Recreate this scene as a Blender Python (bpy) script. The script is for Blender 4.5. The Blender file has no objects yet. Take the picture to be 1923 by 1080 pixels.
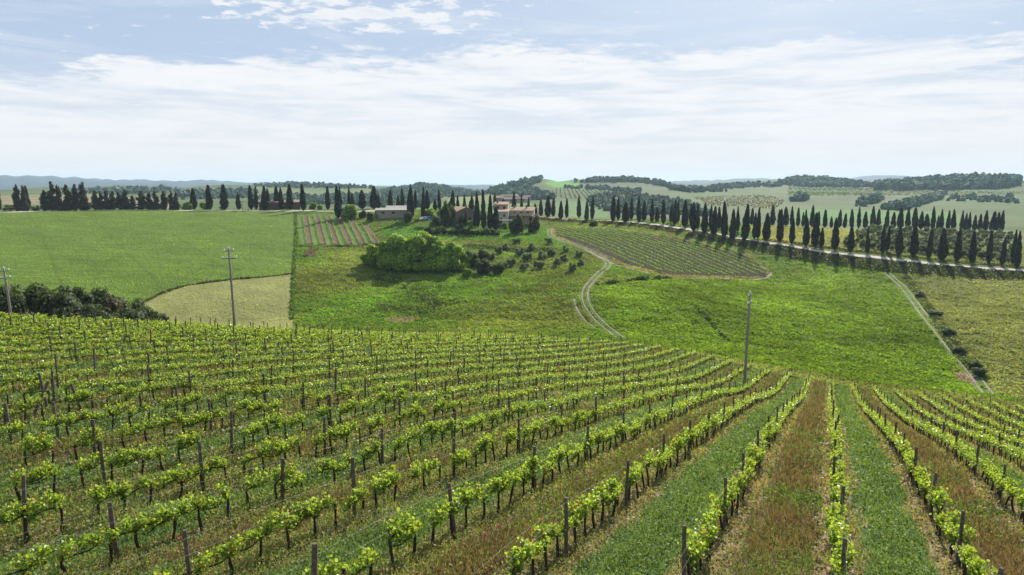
import bpy, math, numpy as np
from mathutils import Vector
R = math.radians
rng = np.random.default_rng(7)
S = bpy.context.scene
COL = S.collection

# ------------------------------------------------------------------ camera
F = 1282.0; HOR = 348.0; CZ = 40.0           # focal length in photo pixels, horizon row, eye height
PITCH = math.atan((540 - HOR) / F)
cam = bpy.data.objects.new("camera", bpy.data.cameras.new("camera"))
COL.objects.link(cam)
cam.location = (0, 0, CZ)
cam.rotation_euler = (math.pi / 2 - PITCH, 0, 0)
cam.data.sensor_width = 36.0
cam.data.lens = F / 1923 * 36
cam.data.clip_start = 0.1
cam.data.clip_end = 60000
S.camera = cam

# ------------------------------------------------------------------ light
SUN_AZ, SUN_EL = 23.0, 32.0
sl = bpy.data.lights.new("sun", 'SUN'); sl.energy = 5.0; sl.angle = R(0.55); sl.color = (1.0, 0.95, 0.86)
so = bpy.data.objects.new("sun", sl); COL.objects.link(so)
so.rotation_euler = (-R(90 - SUN_EL), 0, -R(SUN_AZ)); so.location = (0, 0, 400)

w = bpy.data.worlds.new("World"); S.world = w; w.use_nodes = True
S.view_settings.view_transform = 'Standard'; S.view_settings.look = 'None'
S.view_settings.exposure = 0.82; S.view_settings.gamma = 1.0
try: S.view_settings.use_curve_mapping = False
except Exception: pass
S.cycles.use_denoising = True
S.cycles.max_bounces = 6; S.cycles.diffuse_bounces = 3; S.cycles.transmission_bounces = 3
S.cycles.transparent_max_bounces = 6; S.cycles.volume_bounces = 0

class NT:
    """small helper to wire node trees"""
    def __init__(s, nt): s.nt = nt; s.n = nt.nodes; s.l = nt.links
    def new(s, t, **kw):
        nd = s.n.new(t)
        for k, v in kw.items(): setattr(nd, k, v)
        return nd
    def set(s, sock, v):
        if hasattr(v, 'is_output') or isinstance(v, bpy.types.NodeSocket): s.l.new(v, sock)
        else: sock.default_value = v
    def math(s, op, a, b=0.0, c=0.0, clamp=False):
        nd = s.new('ShaderNodeMath', operation=op); nd.use_clamp = clamp
        s.set(nd.inputs[0], a); s.set(nd.inputs[1], b); s.set(nd.inputs[2], c)
        return nd.outputs[0]
    def ramp(s, v, a, b, lo=0.0, hi=1.0, smooth=True):
        nd = s.new('ShaderNodeMapRange'); nd.interpolation_type = 'SMOOTHSTEP' if smooth else 'LINEAR'
        s.set(nd.inputs[0], v); s.set(nd.inputs[1], a); s.set(nd.inputs[2], b)
        s.set(nd.inputs[3], lo); s.set(nd.inputs[4], hi)
        return nd.outputs[0]
    def mix(s, f, a, b, mode='MIX'):
        nd = s.new('ShaderNodeMix', data_type='RGBA', blend_type=mode)
        s.set(nd.inputs[0], f); s.set(nd.inputs[6], a); s.set(nd.inputs[7], b)
        return nd.outputs[2]
    def noise(s, vec, scale, detail=4.0, rough=0.55, dist=0.0):
        nd = s.new('ShaderNodeTexNoise')
        if vec is not None: s.l.new(vec, nd.inputs['Vector'])
        nd.inputs['Scale'].default_value = scale; nd.inputs['Detail'].default_value = detail
        nd.inputs['Roughness'].default_value = rough; nd.inputs['Distortion'].default_value = dist
        return nd.outputs[0]
    def xyz(s, x, y, z=0.0):
        nd = s.new('ShaderNodeCombineXYZ')
        s.set(nd.inputs[0], x); s.set(nd.inputs[1], y); s.set(nd.inputs[2], z)
        return nd.outputs[0]

def c4(r, g, b): return (r, g, b, 1.0)

def make_sky():
    T = NT(w.node_tree); T.n.clear()
    out = T.new('ShaderNodeOutputWorld'); bg = T.new('ShaderNodeBackground'); T.l.new(bg.outputs[0], out.inputs[0])
    sky = T.new('ShaderNodeTexSky'); sky.sky_type = 'NISHITA'; sky.sun_disc = False
    sky.sun_elevation = R(SUN_EL); sky.sun_rotation = R(SUN_AZ)
    sky.air_density = 1.0; sky.dust_density = 1.2; sky.ozone_density = 1.5
    tc = T.new('ShaderNodeTexCoord'); d = tc.outputs['Generated']
    sp = T.new('ShaderNodeSeparateXYZ'); T.l.new(d, sp.inputs[0])
    x, y, z = sp.outputs
    zz = T.math('ADD', T.math('MAXIMUM', z, 0.0), 0.05)
    px = T.math('DIVIDE', x, zz); py = T.math('DIVIDE', y, zz)
    P = T.xyz(px, py, 0.0)
    # long streaks lying along the horizon, and a finer flow inside them
    st = T.noise(T.xyz(T.math('MULTIPLY', x, 2.2), T.math('ADD', T.math('MULTIPLY', z, 17.0), T.math('MULTIPLY', x, 1.4)), 0.3), 1.6, 6.0, 0.6, 0.6)
    st2 = T.noise(T.xyz(T.math('MULTIPLY', x, 5.0), T.math('MULTIPLY', z, 46.0), 4.3), 1.3, 5.0, 0.62, 0.8)
    edge_n = T.noise(P, 0.75, 7.0, 0.62, 0.3)
    puff_n = T.noise(P, 5.5, 5.0, 0.6, 0.2)
    # the white sheet: below an uneven upper edge
    xm = T.math('SUBTRACT', x, 0.10)
    edge = T.math('SUBTRACT', 0.187, T.math('MULTIPLY', T.math('MULTIPLY', xm, xm), 0.13))
    dz = T.math('SUBTRACT', edge, z)
    dz = T.math('ADD', dz, T.math('MULTIPLY', T.math('SUBTRACT', edge_n, 0.5), 0.15))
    dz = T.math('ADD', dz, T.math('MULTIPLY', T.math('SUBTRACT', puff_n, 0.5), 0.055))
    sheet = T.ramp(dz, -0.006, 0.014)
    # gaps in the sheet
    gap = T.ramp(T.math('ADD', T.math('MULTIPLY', st, 0.65), T.math('MULTIPLY', st2, 0.35)), 0.30, 0.55)
    sheet = T.math('MULTIPLY', sheet, T.math('ADD', T.math('MULTIPLY', gap, 0.75), 0.25))
    # small broken puffs high up: a patch of them on one side and single ones elsewhere
    ax = T.math('ADD', x, 0.20); az_ = T.math('SUBTRACT', z, 0.226)
    patch = T.math('ADD', T.math('MULTIPLY', T.math('MULTIPLY', ax, ax), 16.0), T.math('MULTIPLY', T.math('MULTIPLY', az_, az_), 900.0))
    patch = T.ramp(patch, 1.0, 0.0)
    puffs = T.ramp(T.math('ADD', T.noise(P, 6.5, 5.0, 0.6, 0.25), T.math('MULTIPLY', patch, 0.20)), 0.60, 0.74)
    wisps = T.math('MULTIPLY', T.ramp(T.noise(T.xyz(T.math('MULTIPLY', x, 3.0), T.math('MULTIPLY', z, 22.0), 9.0), 1.4, 6.0, 0.6, 1.0), 0.46, 0.76), 0.42)
    high = T.math('MAXIMUM', T.math('MULTIPLY', puffs, 0.9), wisps)
    cloud = T.math('MAXIMUM', sheet, high)
    # pale milky air towards the horizon
    milk = T.ramp(z, 0.17, 0.01, 0.0, 0.88)
    base = T.mix(T.ramp(z, 0.28, 0.10, 0.80, 0.92), sky.outputs[0], c4(5.1, 6.35, 8.3))
    base = T.mix(milk, base, c4(8.7, 8.75, 8.8))
    shade = T.ramp(T.math('ADD', T.math('MULTIPLY', st2, 0.5), T.math('MULTIPLY', edge_n, 0.5)), 0.36, 0.56)
    white = T.mix(shade, c4(7.6, 8.2, 9.0), c4(9.55, 9.65, 9.8))
    white = T.mix(T.ramp(z, 0.12, 0.02, 0.0, 0.75), white, c4(8.8, 8.85, 8.9))
    col = T.mix(T.math('MULTIPLY', cloud, 0.97), base, white)
    T.l.new(col, bg.inputs[0]); bg.inputs[1].default_value = 0.056
make_sky()

# ------------------------------------------------------------------ mesh helpers
def mesh(name, V, faces, col=None, smooth=False):
    V = np.ascontiguousarray(V, dtype=np.float32).reshape(-1, 3)
    if isinstance(faces, np.ndarray): faces = [faces]
    faces = [np.asarray(f, dtype=np.int32) for f in faces if len(f)]
    me = bpy.data.meshes.new(name)
    me.vertices.add(len(V)); me.vertices.foreach_set('co', V.ravel())
    loops = np.concatenate([f.ravel() for f in faces])
    tot = np.concatenate([np.full(len(f), f.shape[1], np.int32) for f in faces])
    start = np.concatenate([[0], np.cumsum(tot)[:-1]]).astype(np.int32)
    me.loops.add(len(loops)); me.loops.foreach_set('vertex_index', loops)
    me.polygons.add(len(tot)); me.polygons.foreach_set('loop_start', start)
    me.polygons.foreach_set('use_smooth', np.full(len(tot), bool(smooth)))
    me.update(calc_edges=True)
    if col is not None:
        col = np.asarray(col, np.float32)
        a = me.color_attributes.new('Col', 'FLOAT_COLOR', 'POINT')
        a.data.foreach_set('color', np.concatenate([col[:, :3], np.ones((len(col), 1), np.float32)], 1).ravel())
    return me

def link(name, me, mat=None, parent=None):
    o = bpy.data.objects.new(name, me); COL.objects.link(o)
    if mat is not None and me is not None and not me.materials: me.materials.append(mat)
    if parent is not None: o.parent = parent
    return o

def empty(name, loc=(0, 0, 0), rz=0.0, sc=(1, 1, 1)):
    o = bpy.data.objects.new(name, None); COL.objects.link(o)
    o.location = [float(a) for a in loc]; o.rotation_euler = (0, 0, float(rz)); o.scale = [float(a) for a in sc]
    o.empty_display_size = 0.3
    return o

def tag(o, label=None, cat=None, group=None, kind=None):
    if label: o['label'] = label
    if cat: o['category'] = cat
    if group: o['group'] = group
    if kind: o['kind'] = kind
    return o

class MB:
    """collects vertices and faces of one mesh"""
    def __init__(s): s.V = []; s.F3 = []; s.F4 = []; s.C = []; s.n = 0
    def add(s, V, F3=None, F4=None, C=None):
        V = np.asarray(V, float).reshape(-1, 3)
        if F3 is not None and len(F3): s.F3.append(np.asarray(F3, int) + s.n)
        if F4 is not None and len(F4): s.F4.append(np.asarray(F4, int) + s.n)
        s.V.append(V)
        if C is not None: s.C.append(np.broadcast_to(np.asarray(C, float), (len(V), 3)))
        s.n += len(V)
        return s
    def box(s, x0, x1, y0, y1, z0, z1, C=None):
        V = [(x, y, z) for z in (z0, z1) for y in (y0, y1) for x in (x0, x1)]
        return s.add(V, None, [(0, 2, 3, 1), (4, 5, 7, 6), (0, 1, 5, 4), (2, 6, 7, 3), (0, 4, 6, 2), (1, 3, 7, 5)], C)
    def tube(s, P, rad, n=6, C=None, cap=True):
        P = np.asarray(P, float); m = len(P); rad = np.broadcast_to(np.asarray(rad, float), (m,))
        T = np.gradient(P, axis=0); T /= np.linalg.norm(T, axis=1)[:, None] + 1e-9
        ref = np.array([0.31, 0.95, 0.05]) if abs(T[:, 2]).mean() > 0.6 else np.array([0.02, 0.01, 1.0])
        A = np.cross(T, ref); A /= np.linalg.norm(A, axis=1)[:, None] + 1e-9; B = np.cross(T, A)
        a = np.linspace(0, 2 * math.pi, n, endpoint=False)
        V = P[:, None] + rad[:, None, None] * (np.cos(a)[None, :, None] * A[:, None] + np.sin(a)[None, :, None] * B[:, None])
        V = V.reshape(-1, 3); F4 = []
        for i in range(m - 1):
            for j in range(n):
                k = (j + 1) % n
                F4.append((i * n + j, i * n + k, (i + 1) * n + k, (i + 1) * n + j))
        F3 = []
        if cap:
            V = np.concatenate([V, P[:1], P[-1:]]); e = m * n
            for j in range(n):
                k = (j + 1) % n
                F3 += [(e, k, j), (e + 1, (m - 1) * n + j, (m - 1) * n + k)]
        return s.add(V, F3, F4, C)
    def me(s, name, smooth=False):
        f = []
        if s.F4: f.append(np.concatenate(s.F4))
        if s.F3: f.append(np.concatenate(s.F3))
        return mesh(name, np.concatenate(s.V), f, np.concatenate(s.C) if s.C else None, smooth)

def frames(N, g):
    """two random in-plane axes for each unit normal"""
    t = g.normal(size=N.shape); t -= (t * N).sum(1)[:, None] * N
    t /= np.linalg.norm(t, axis=1)[:, None] + 1e-9
    return t, np.cross(N, t)

def rand_normals(n, up, g):
    N = g.normal(size=(n, 3)); N[:, 2] += up
    return N / (np.linalg.norm(N, axis=1)[:, None] + 1e-9)

def leaf_quads(P, size, g, up=0.6, N=None, asp=0.75, C=None):
    """flat four-cornered leaves"""
    n = len(P); size = np.broadcast_to(np.asarray(size, float), (n,))
    if N is None: N = rand_normals(n, up, g)
    a, b = frames(N, g); a = a * size[:, None] * 0.5; b = b * size[:, None] * 0.5 * asp
    V = np.stack([P - a, P - 0.15 * a + b, P + a, P - 0.15 * a - b], 1).reshape(-1, 3)
    return V, np.arange(4 * n).reshape(n, 4), None if C is None else np.repeat(C, 4, 0)

def leaf_lobed(P, size, g, up=0.7, C=None):
    """folded vine leaves, six corners"""
    n = len(P); size = np.broadcast_to(np.asarray(size, float), (n,))[:, None]
    N = rand_normals(n, up, g); a, b = frames(N, g); a = a * size * 0.5; b = b * size * 0.5; h = N * size * 0.13
    V = np.stack([P - 0.8 * a - h, P - 0.45 * a + 0.9 * b + h, P + 0.55 * a + 0.75 * b + h, P + a - h, P + 0.55 * a - 0.75 * b + h, P - 0.45 * a - 0.9 * b + h], 1).reshape(-1, 3)
    k = np.arange(n)[:, None] * 6
    F = np.concatenate([k + np.array([0, 3, 2, 1]), k + np.array([0, 5, 4, 3])])
    return V, F, None if C is None else np.repeat(C, 6, 0)

# ------------------------------------------------------------------ materials
def pmat(name, col=None, rough=0.9, noise=None, spec=0.2, trans=0.0, attr=False, bump=0.0, bump_scale=8.0, metal=0.0):
    """Principled surface; noise=(scale, dark, light) varies the colour; trans adds translucency for leaves"""
    m = bpy.data.materials.new(name); m.use_nodes = True
    T = NT(m.node_tree); bs = T.n['Principled BSDF']
    if attr:
        at = T.new('ShaderNodeAttribute'); at.attribute_name = 'Col'; base = at.outputs['Color']
    else:
        rgb = T.new('ShaderNodeRGB'); rgb.outputs[0].default_value = c4(*col); base = rgb.outputs[0]
    tc = T.new('ShaderNodeTexCoord')
    if noise:
        nz = T.noise(tc.outputs['Object'], noise[0], 5.0, 0.6)
        f = T.ramp(nz, 0.3, 0.7, noise[1], noise[2], smooth=False)
        base = T.mix(1.0, base, T.xyz(f, f, f), 'MULTIPLY')
    T.l.new(base, bs.inputs['Base Color']); bs.inputs['Roughness'].default_value = rough
    bs.inputs['Specular IOR Level'].default_value = spec; bs.inputs['Metallic'].default_value = metal
    if bump:
        bp = T.new('ShaderNodeBump'); bp.inputs['Strength'].default_value = 0.8; bp.inputs['Distance'].default_value = bump
        T.l.new(T.noise(tc.outputs['Object'], bump_scale, 5.0, 0.65), bp.inputs['Height'])
        T.l.new(bp.outputs[0], bs.inputs['Normal'])
    if trans:
        tr = T.new('ShaderNodeBsdfTranslucent'); mx = T.new('ShaderNodeMixShader'); mx.inputs[0].default_value = trans
        tint = T.mix(1.0, base, c4(1.25, 1.2, 0.55), 'MULTIPLY')
        T.l.new(tint, tr.inputs[0]); T.l.new(bs.outputs[0], mx.inputs[1]); T.l.new(tr.outputs[0], mx.inputs[2])
        T.l.new(mx.outputs[0], T.n['Material Output'].inputs[0])
    return m

M = dict(
    vine_leaf=pmat('vine_leaf', attr=True, rough=0.42, spec=0.4, trans=0.5),
    grass=pmat('grass', attr=True, rough=0.6, spec=0.3, trans=0.42),
    meadow=pmat('meadow_grass', attr=True, rough=1.0, spec=0.0, trans=0.42),
    bark=pmat('vine_bark', (0.045, 0.03, 0.022), 0.95, (30, 0.5, 1.5), bump=0.01, bump_scale=40),
    post=pmat('weathered_wood', (0.115, 0.088, 0.068), 0.9, (14, 0.55, 1.45), bump=0.006, bump_scale=30),
    wire=pmat('wire_steel', (0.15, 0.145, 0.14), 0.7, spec=0.3, metal=0.3),
    cypress=pmat('cypress_foliage', attr=True, rough=0.8, spec=0.15, trans=0.2),
    trunk=pmat('tree_bark', (0.075, 0.058, 0.045), 0.95, (3, 0.6, 1.4)),
    leaf=pmat('tree_foliage', attr=True, rough=0.6, spec=0.3, trans=0.48),
    forest=pmat('forest_foliage', attr=True, rough=0.9, spec=0.1, noise=(0.5, 0.4, 1.6), bump=0.8, bump_scale=0.6),
    concrete=pmat('pole_concrete', (0.25, 0.215, 0.19), 0.9, (6, 0.75, 1.25)),
    steel=pmat('dark_steel', (0.09, 0.095, 0.10), 0.5, (10, 0.8, 1.2), spec=0.5, metal=0.5),
    glass_ins=pmat('white_porcelain', (0.82, 0.84, 0.86), 0.15, (5, 0.95, 1.05), spec=0.6),
)

# ------------------------------------------------------------------ terrain
def ray(px, py):
    """unit-horizontal ray: direction x, y and rise per metre of ground distance"""
    px = np.asarray(px, float); py = np.asarray(py, float)
    x = (px - 961.5) / F; yd = (py - 540) / F
    y = math.cos(PITCH) - yd * math.sin(PITCH); z = -(yd * math.cos(PITCH) + math.sin(PITCH)); h = np.hypot(x, y)
    return x / h, y / h, z / h

def project(P):
    P = np.asarray(P, float); x, y, z = P[..., 0], P[..., 1], P[..., 2] - CZ
    dep = y * math.cos(PITCH) - z * math.sin(PITCH); up = y * math.sin(PITCH) + z * math.cos(PITCH)
    dep = np.where(dep > 0.05, dep, np.nan)
    return 961.5 + F * x / dep, 540 - F * up / dep, dep

AZ0, V0, SP = R(25.5), 0.5, 2.8              # direction of the vine rows, offset of the middle row, spacing
EU = np.array([math.sin(AZ0), math.cos(AZ0)]); EV = np.array([math.cos(AZ0), -math.sin(AZ0)])
ROWS = {
 1: [(1601,717),(1612,747),(1629,767),(1651,786),(1669,804),(1688,832),(1715,862),(1736,904),(1766,955),(1812,1020),(1849,1061)],
 2: [(1641,725),(1662,747),(1684,765),(1710,786),(1740,799),(1773,814),(1799,830),(1836,858),(1873,895),(1914,927)],
 3: [(1686,734),(1710,753),(1736,771),(1766,788),(1803,804),(1841,817),(1879,832),(1916,851)],
 4: [(1729,740),(1754,756),(1777,773),(1810,790),(1841,802),(1879,812),(1916,827)],
 5: [(1777,745),(1804,762),(1832,777),(1860,791),(1897,804)],
 6: [(1821,749),(1847,764),(1879,778),(1916,797)],
 -1: [(1523,705),(1515,724),(1481,761),(1465,780),(1441,811),(1433,825),(1386,904),(1349,964),(1294,1057)],
 -2: [(1485,700),(1468,714),(1452,733),(1417,740),(1385,761),(1346,785),(1306,813),(1280,825),(1209,872),(1145,923),(1089,955),(1010,1010),(964,1052)],
 -3: [(1450,690),(1424,705),(1407,724),(1380,732),(1350,735),(1309,748),(1268,763),(1223,784),(1185,798),(1131,821),(1057,853),(987,895),(899,923),(816,973),(695,1024)],
 -4: [(1415,681),(1394,691),(1380,700),(1354,713),(1324,722),(1287,724),(1259,731),(1198,746),(1161,756),(1120,769),(1042,790),(998,805),(956,816),(917,837),(873,847),(826,868),(747,900),(669,923),(560,964),(481,1001),(375,1052)],
 -5: [(1380,671),(1354,685),(1330,696),(1298,708),(1268,714),(1216,721),(1156,727),(1109,733),(1081,742),(1047,751),(998,761),(946,774),(914,779),(876,793),(816,803),(765,825),(700,839),(663,858),(620,872),(556,881),(500,904),(398,936),(324,955),(231,983),(74,1034)],
 -6: [(1341,664),(1315,676),(1287,688),(1259,694),(1211,704),(1185,709),(1148,712),(1117,714),(1047,720),(1029,725),(987,733),(940,740),(904,748),(865,756),(818,761),(737,779),(686,793),(649,807),(593,825),(509,839),(431,867),(370,881),(273,904)],
 -7: [(1306,660),(1278,670),(1250,679),(1226,684),(1190,691),(1159,695),(1083,703),(1016,705),(966,712),(922,720),(886,725),(831,733),(800,740)],
 -8: [(1272,652),(1250,660),(1216,668),(1177,677),(1143,679),(1112,683),(1076,687),(1042,691),(982,694),(946,695)],
}
NEAR = []                                     # (x, y, z relative to the eye)
for k, L in ROWS.items():
    for q in L:
        dx, dy, dz = ray(*q); v = V0 + SP * k
        t = v / (dx * EV[0] + dy * EV[1])
        NEAR.append((t * dx, t * dy, t * dz - 0.85))
# brow of the vineyard on the far side, then valley, opposite slope, ridge road: (photo column, row, ground distance)
CTL = [(946,627,102,.85),(800,626,97,.85),(600,620,92,.85),(450,612,87,.85),(300,603,82,.85),(150,594,78,.85),(0,588,75,.85),(-150,588,72,.85),
 (420,618,150),(300,612,148),(150,604,140),(0,602,135),(270,572,168),(545,520,195),(300,560,172),(440,540,178),(100,520,205),(-150,525,205),(100,460,252),(-150,460,252),(100,410,305),(20,401,320),(-150,400,322),
 (300,500,208),(300,450,255),(300,400,318),(500,450,252),(500,402,312),(500,500,206),(560,600,150),(560,550,175),(560,460,242),(600,404,308),(690,425,280),
 (800,620,140),(800,560,168),(800,500,206),(800,450,250),(800,416,282),(930,440,262),(930,424,285),(700,410,292),(1000,600,146),(1000,520,190),(1000,460,236),(1030,428,290),
 (1150,628,136),(1150,560,160),(1150,520,185),(1150,460,238),(1300,648,132),(1300,600,150),(1300,520,205),(1300,450,270),(1440,520,222),(1440,480,250),(1440,600,158),(1440,660,132),
 (1600,695,126),(1600,640,151),(1600,560,199),(1600,510,238),(1750,718,126),(1750,600,180),(1750,522,238),(1900,742,127),(1900,650,158),(1900,560,222),(1900,532,247),(2080,760,130),(2080,650,160),(2080,545,245),
 (1040,411,328),(1150,414,316),(1300,431,288),(1450,459,265),(1600,477,255),(1750,494,254),(1900,506,264),(2080,522,280),
 (0,398,330),(200,393,335),(430,394,330),(600,396,322),(750,396,318),(900,398,318),
 (1850,434,392),(1700,431,380),(1560,428,368),(1450,424,358),(1300,416,345),(1150,409,350)]
for c in CTL:
    dx, dy, dz = ray(c[0], c[1]); t = c[2]
    NEAR.append((t * dx, t * dy, t * dz - (c[3] if len(c) > 3 else 0)))
for px in range(-300, 2300, 200):
    dx, dy, _ = ray(px, 500); NEAR.append((dx * 480, dy * 480, -38 if px < 1000 else -34 + 6 * min(1, (px - 1000) / 700)))
for u, v, z in [(0,-20,-7.0),(0,-40,-6.5),(0,-80,-6.5),(0,10,-7.2),(0,40,-8),(30,60,-12),(60,70,-20),(-20,0,-5.6),(-20,-60,-5.2),(-20,60,-6),(4,0,-7.4),(8,3,-8.0),(20,20,-10),(15,-100,-9)]:
    p = EU * u + EV * v; NEAR.append((p[0], p[1], z))
NEAR = np.array(NEAR)

class TPS:
    def __init__(s, X, z, lam):
        n = len(X); s.X = X
        K = s.k(X, X) + np.diag(np.broadcast_to(lam, (n,)))
        Pm = np.concatenate([np.ones((n, 1)), X], 1)
        A = np.block([[K, Pm], [Pm.T, np.zeros((3, 3))]])
        s.w = np.linalg.solve(A, np.concatenate([z, np.zeros(3)]))
    @staticmethod
    def k(A, B):
        r2 = ((A[:, None] - B[None]) ** 2).sum(2)
        return r2 * np.log(r2 + 1e-12)
    def __call__(s, Q):
        out = np.empty(len(Q))
        for i in range(0, len(Q), 40000):
            q = Q[i:i + 40000]
            out[i:i + 40000] = s.k(q, s.X) @ s.w[:-3] + s.w[-3] + q @ s.w[-2:]
        return out
dn = np.hypot(NEAR[:, 0], NEAR[:, 1])
tps_near = TPS(NEAR[:, :2] / 100, NEAR[:, 2], 0.012 * (dn / 60) ** 1.0)
# far country, in (bearing, log distance): slope of the line of sight to the ground
FARC = []
def far(px, *L):
    for d, py in L:
        dx, dy, dz = ray(px, py); FARC.append((math.atan2(dx, dy) * 5, math.log(d), dz))
for px in (-300, -100, 60, 200):
    far(px, (480, 402), (700, 366), (1000, 372), (1500, 353), (2200, 362), (4000, 356), (6500, {-300: 338, -100: 334, 60: 332, 200: 339}[px]), (9000, 346), (12000, 350))
for px, a, b in ((330, 352, 341), (430, 347, 342), (520, 346, 347), (600, 345, 350), (680, 349, 352)):
    far(px, (480, 402), (650, 390), (900, 376), (1200, 360), (1600, a), (2200, 362), (4000, 358), (6500, b), (9000, 352), (12000, 352))
for px, a, b in ((740, 352, 353), (790, 344, 353), (840, 349, 351), (890, 359, 349)):
    far(px, (480, 402), (650, 386), (900, 373), (1200, 364), (1500, a), (2200, 364), (4000, 357), (6500, b), (9000, 352), (12000, 352))
for px, a in ((935, 351), (965, 340), (1000, 335), (1030, 337)):
    far(px, (480, 402), (650, 385), (850, 371), (1000, 359), (1200, a), (1700, 360), (3000, 360), (6500, 350), (9000, 352), (12000, 352))
for px, a, b in ((1080, 339, 349), (1130, 336, 349), (1180, 336, 347), (1230, 342, 344), (1280, 350, 343)):
    far(px, (480, 409), (600, 400), (900, 368), (1200, 351), (1500, a), (2200, 358), (4000, 356), (6500, b), (9000, 350), (12000, 351))
for px, a, b in ((1350, 347, 340), (1420, 344, 338), (1470, 338, 339), (1530, 336, 343), (1590, 343, 337)):
    far(px, (480, 416), (600, 405), (800, 385), (1000, 368), (1400, 352), (1800, a), (2400, 358), (4000, 354), (6500, b), (9000, 349), (12000, 351))
for px, a in ((1660, 347), (1720, 344), (1790, 339), (1860, 339), (1930, 342), (2100, 344), (2300, 346)):
    far(px, (480, 424), (650, 403), (900, 379), (1150, 361), (1450, a), (1900, 356), (4000, 354), (6500, {1660: 332, 1720: 334, 1790: 342}.get(px, 345)), (9000, 349), (12000, 351))
FARC = np.array(FARC)
tps_far = TPS(FARC[:, :2], FARC[:, 2], 1e-4)

azs = np.concatenate([np.arange(-47, 47.01, 0.13), np.arange(51, 313, 4.0)])
NA = len(azs); NFINE = int((azs <= 47.01).sum())
rr = 2.0 * 1.0115 ** np.arange(0, 762); rr = rr[rr < 12000]; NR = len(rr)
AZ, RR = np.meshgrid(np.radians(azs), rr)           # rows: radius
GX, GY = RR * np.sin(AZ), RR * np.cos(AZ)
def height_grid():
    Z = np.zeros(AZ.shape)
    near = RR < 520
    zn = np.full(AZ.shape, -40.0)
    zn[near] = tps_near(np.stack([GX[near], GY[near]], 1) / 100)
    a = np.degrees(AZ); a = np.where(a > 180, a - 360, a)
    zn = np.where(np.abs(a) > 48, np.clip(zn, -45, -5.0), zn)
    ac = np.clip(a, -50, 50)
    zf = tps_far(np.stack([np.radians(ac.ravel()) * 5, np.log(np.maximum(RR, 450)).ravel()], 1)).reshape(AZ.shape) * RR
    t = np.clip((RR - 405) / 75, 0, 1); t = t * t * (3 - 2 * t)
    Z = zn * (1 - t) + zf * t
    # gentle unevenness of open ground
    amp = np.clip((RR - 110) / 60, 0, 1)
    Z += amp * (0.22 * np.sin(GX / 9.1 + 1.3 * np.sin(GY / 17)) * np.sin(GY / 7.3 + GX / 31) + 0.10 * np.sin(GX / 3.1 + GY / 4.7) * np.sin(GY / 2.9 - GX / 5.3))
    big = np.clip((RR - 600) / 600, 0, 1)
    Z += big * RR / 1000 * (2.2 * np.sin(GX / 83 + 2 * np.sin(GY / 190)) * np.sin(GY / 120) + 0.8 * np.sin(GX / 29 + GY / 41))
    return Z + CZ
GZ = height_grid()
LR0, LRS = math.log(rr[0]), math.log(rr[1] / rr[0])
def grid_idx(x, y):
    r = np.hypot(x, y); a = np.degrees(np.arctan2(x, y))
    return np.clip((a + 47) / 0.13, 0, NFINE - 1.001), np.clip((np.log(np.maximum(r, 2.0)) - LR0) / LRS, 0, NR - 1.001)
def sample(G, x, y):
    ja, ir = grid_idx(np.asarray(x, float), np.asarray(y, float))
    j = ja.astype(int); i = ir.astype(int); fa = ja - j; fr = ir - i
    if G.ndim == 3: fa = fa[..., None]; fr = fr[..., None]
    return (G[i, j] * (1 - fa) + G[i, j + 1] * fa) * (1 - fr) + (G[i + 1, j] * (1 - fa) + G[i + 1, j + 1] * fa) * fr
def H(x, y): return sample(GZ, x, y)

def hit(px, py, d0, d1):
    """where the sight line through a photo pixel meets the ground between two distances"""
    dx, dy, dz = ray(px, py)
    d = np.geomspace(d0, d1, 900)
    gap = CZ + dz * d - H(dx * d, dy * d)
    below = np.nonzero(gap <= 0)[0]
    if len(below) and below[0] > 0: t = d[below[0]]
    elif len(below): t = d[0]
    else: t = d[np.argmin(gap)]
    return float(dx * t), float(dy * t), float(H(dx * t, dy * t)), float(t)
def at(px, d):
    dx, dy, _ = ray(px, 500); x, y = float(dx * d), float(dy * d)
    return x, y, float(H(x, y))
def rise(py, px, d):
    """height of the sight line through a pixel at a ground distance"""
    return float(CZ + ray(px, py)[2] * d)

# vineyard outline in row coordinates
def uv(x, y): return x * EU[0] + y * EU[1], x * EV[0] + y * EV[1]
def u_start(v): return np.where(v < -13.5, 12 + (-24 - v) * np.where(v > -24, 0.55, 0.33), 3.0)
def u_end(v): return np.where(v > -34, 108.0, np.where(v > -61, 108 - (-34 - v) * 1.35, 70 - (-61 - v) * 5.5))
KMIN, KMAX = -31, 12
def vine_mask(x, y, soft=1.2):
    u, v = uv(x, y)
    m = np.minimum(np.minimum(u - u_start(v), u_end(v) - u), np.minimum(v - (V0 + SP * KMIN - 1.4), V0 + SP * KMAX + 1.4 - v))
    return np.clip(m / soft + 0.5, 0, 1)

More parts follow.
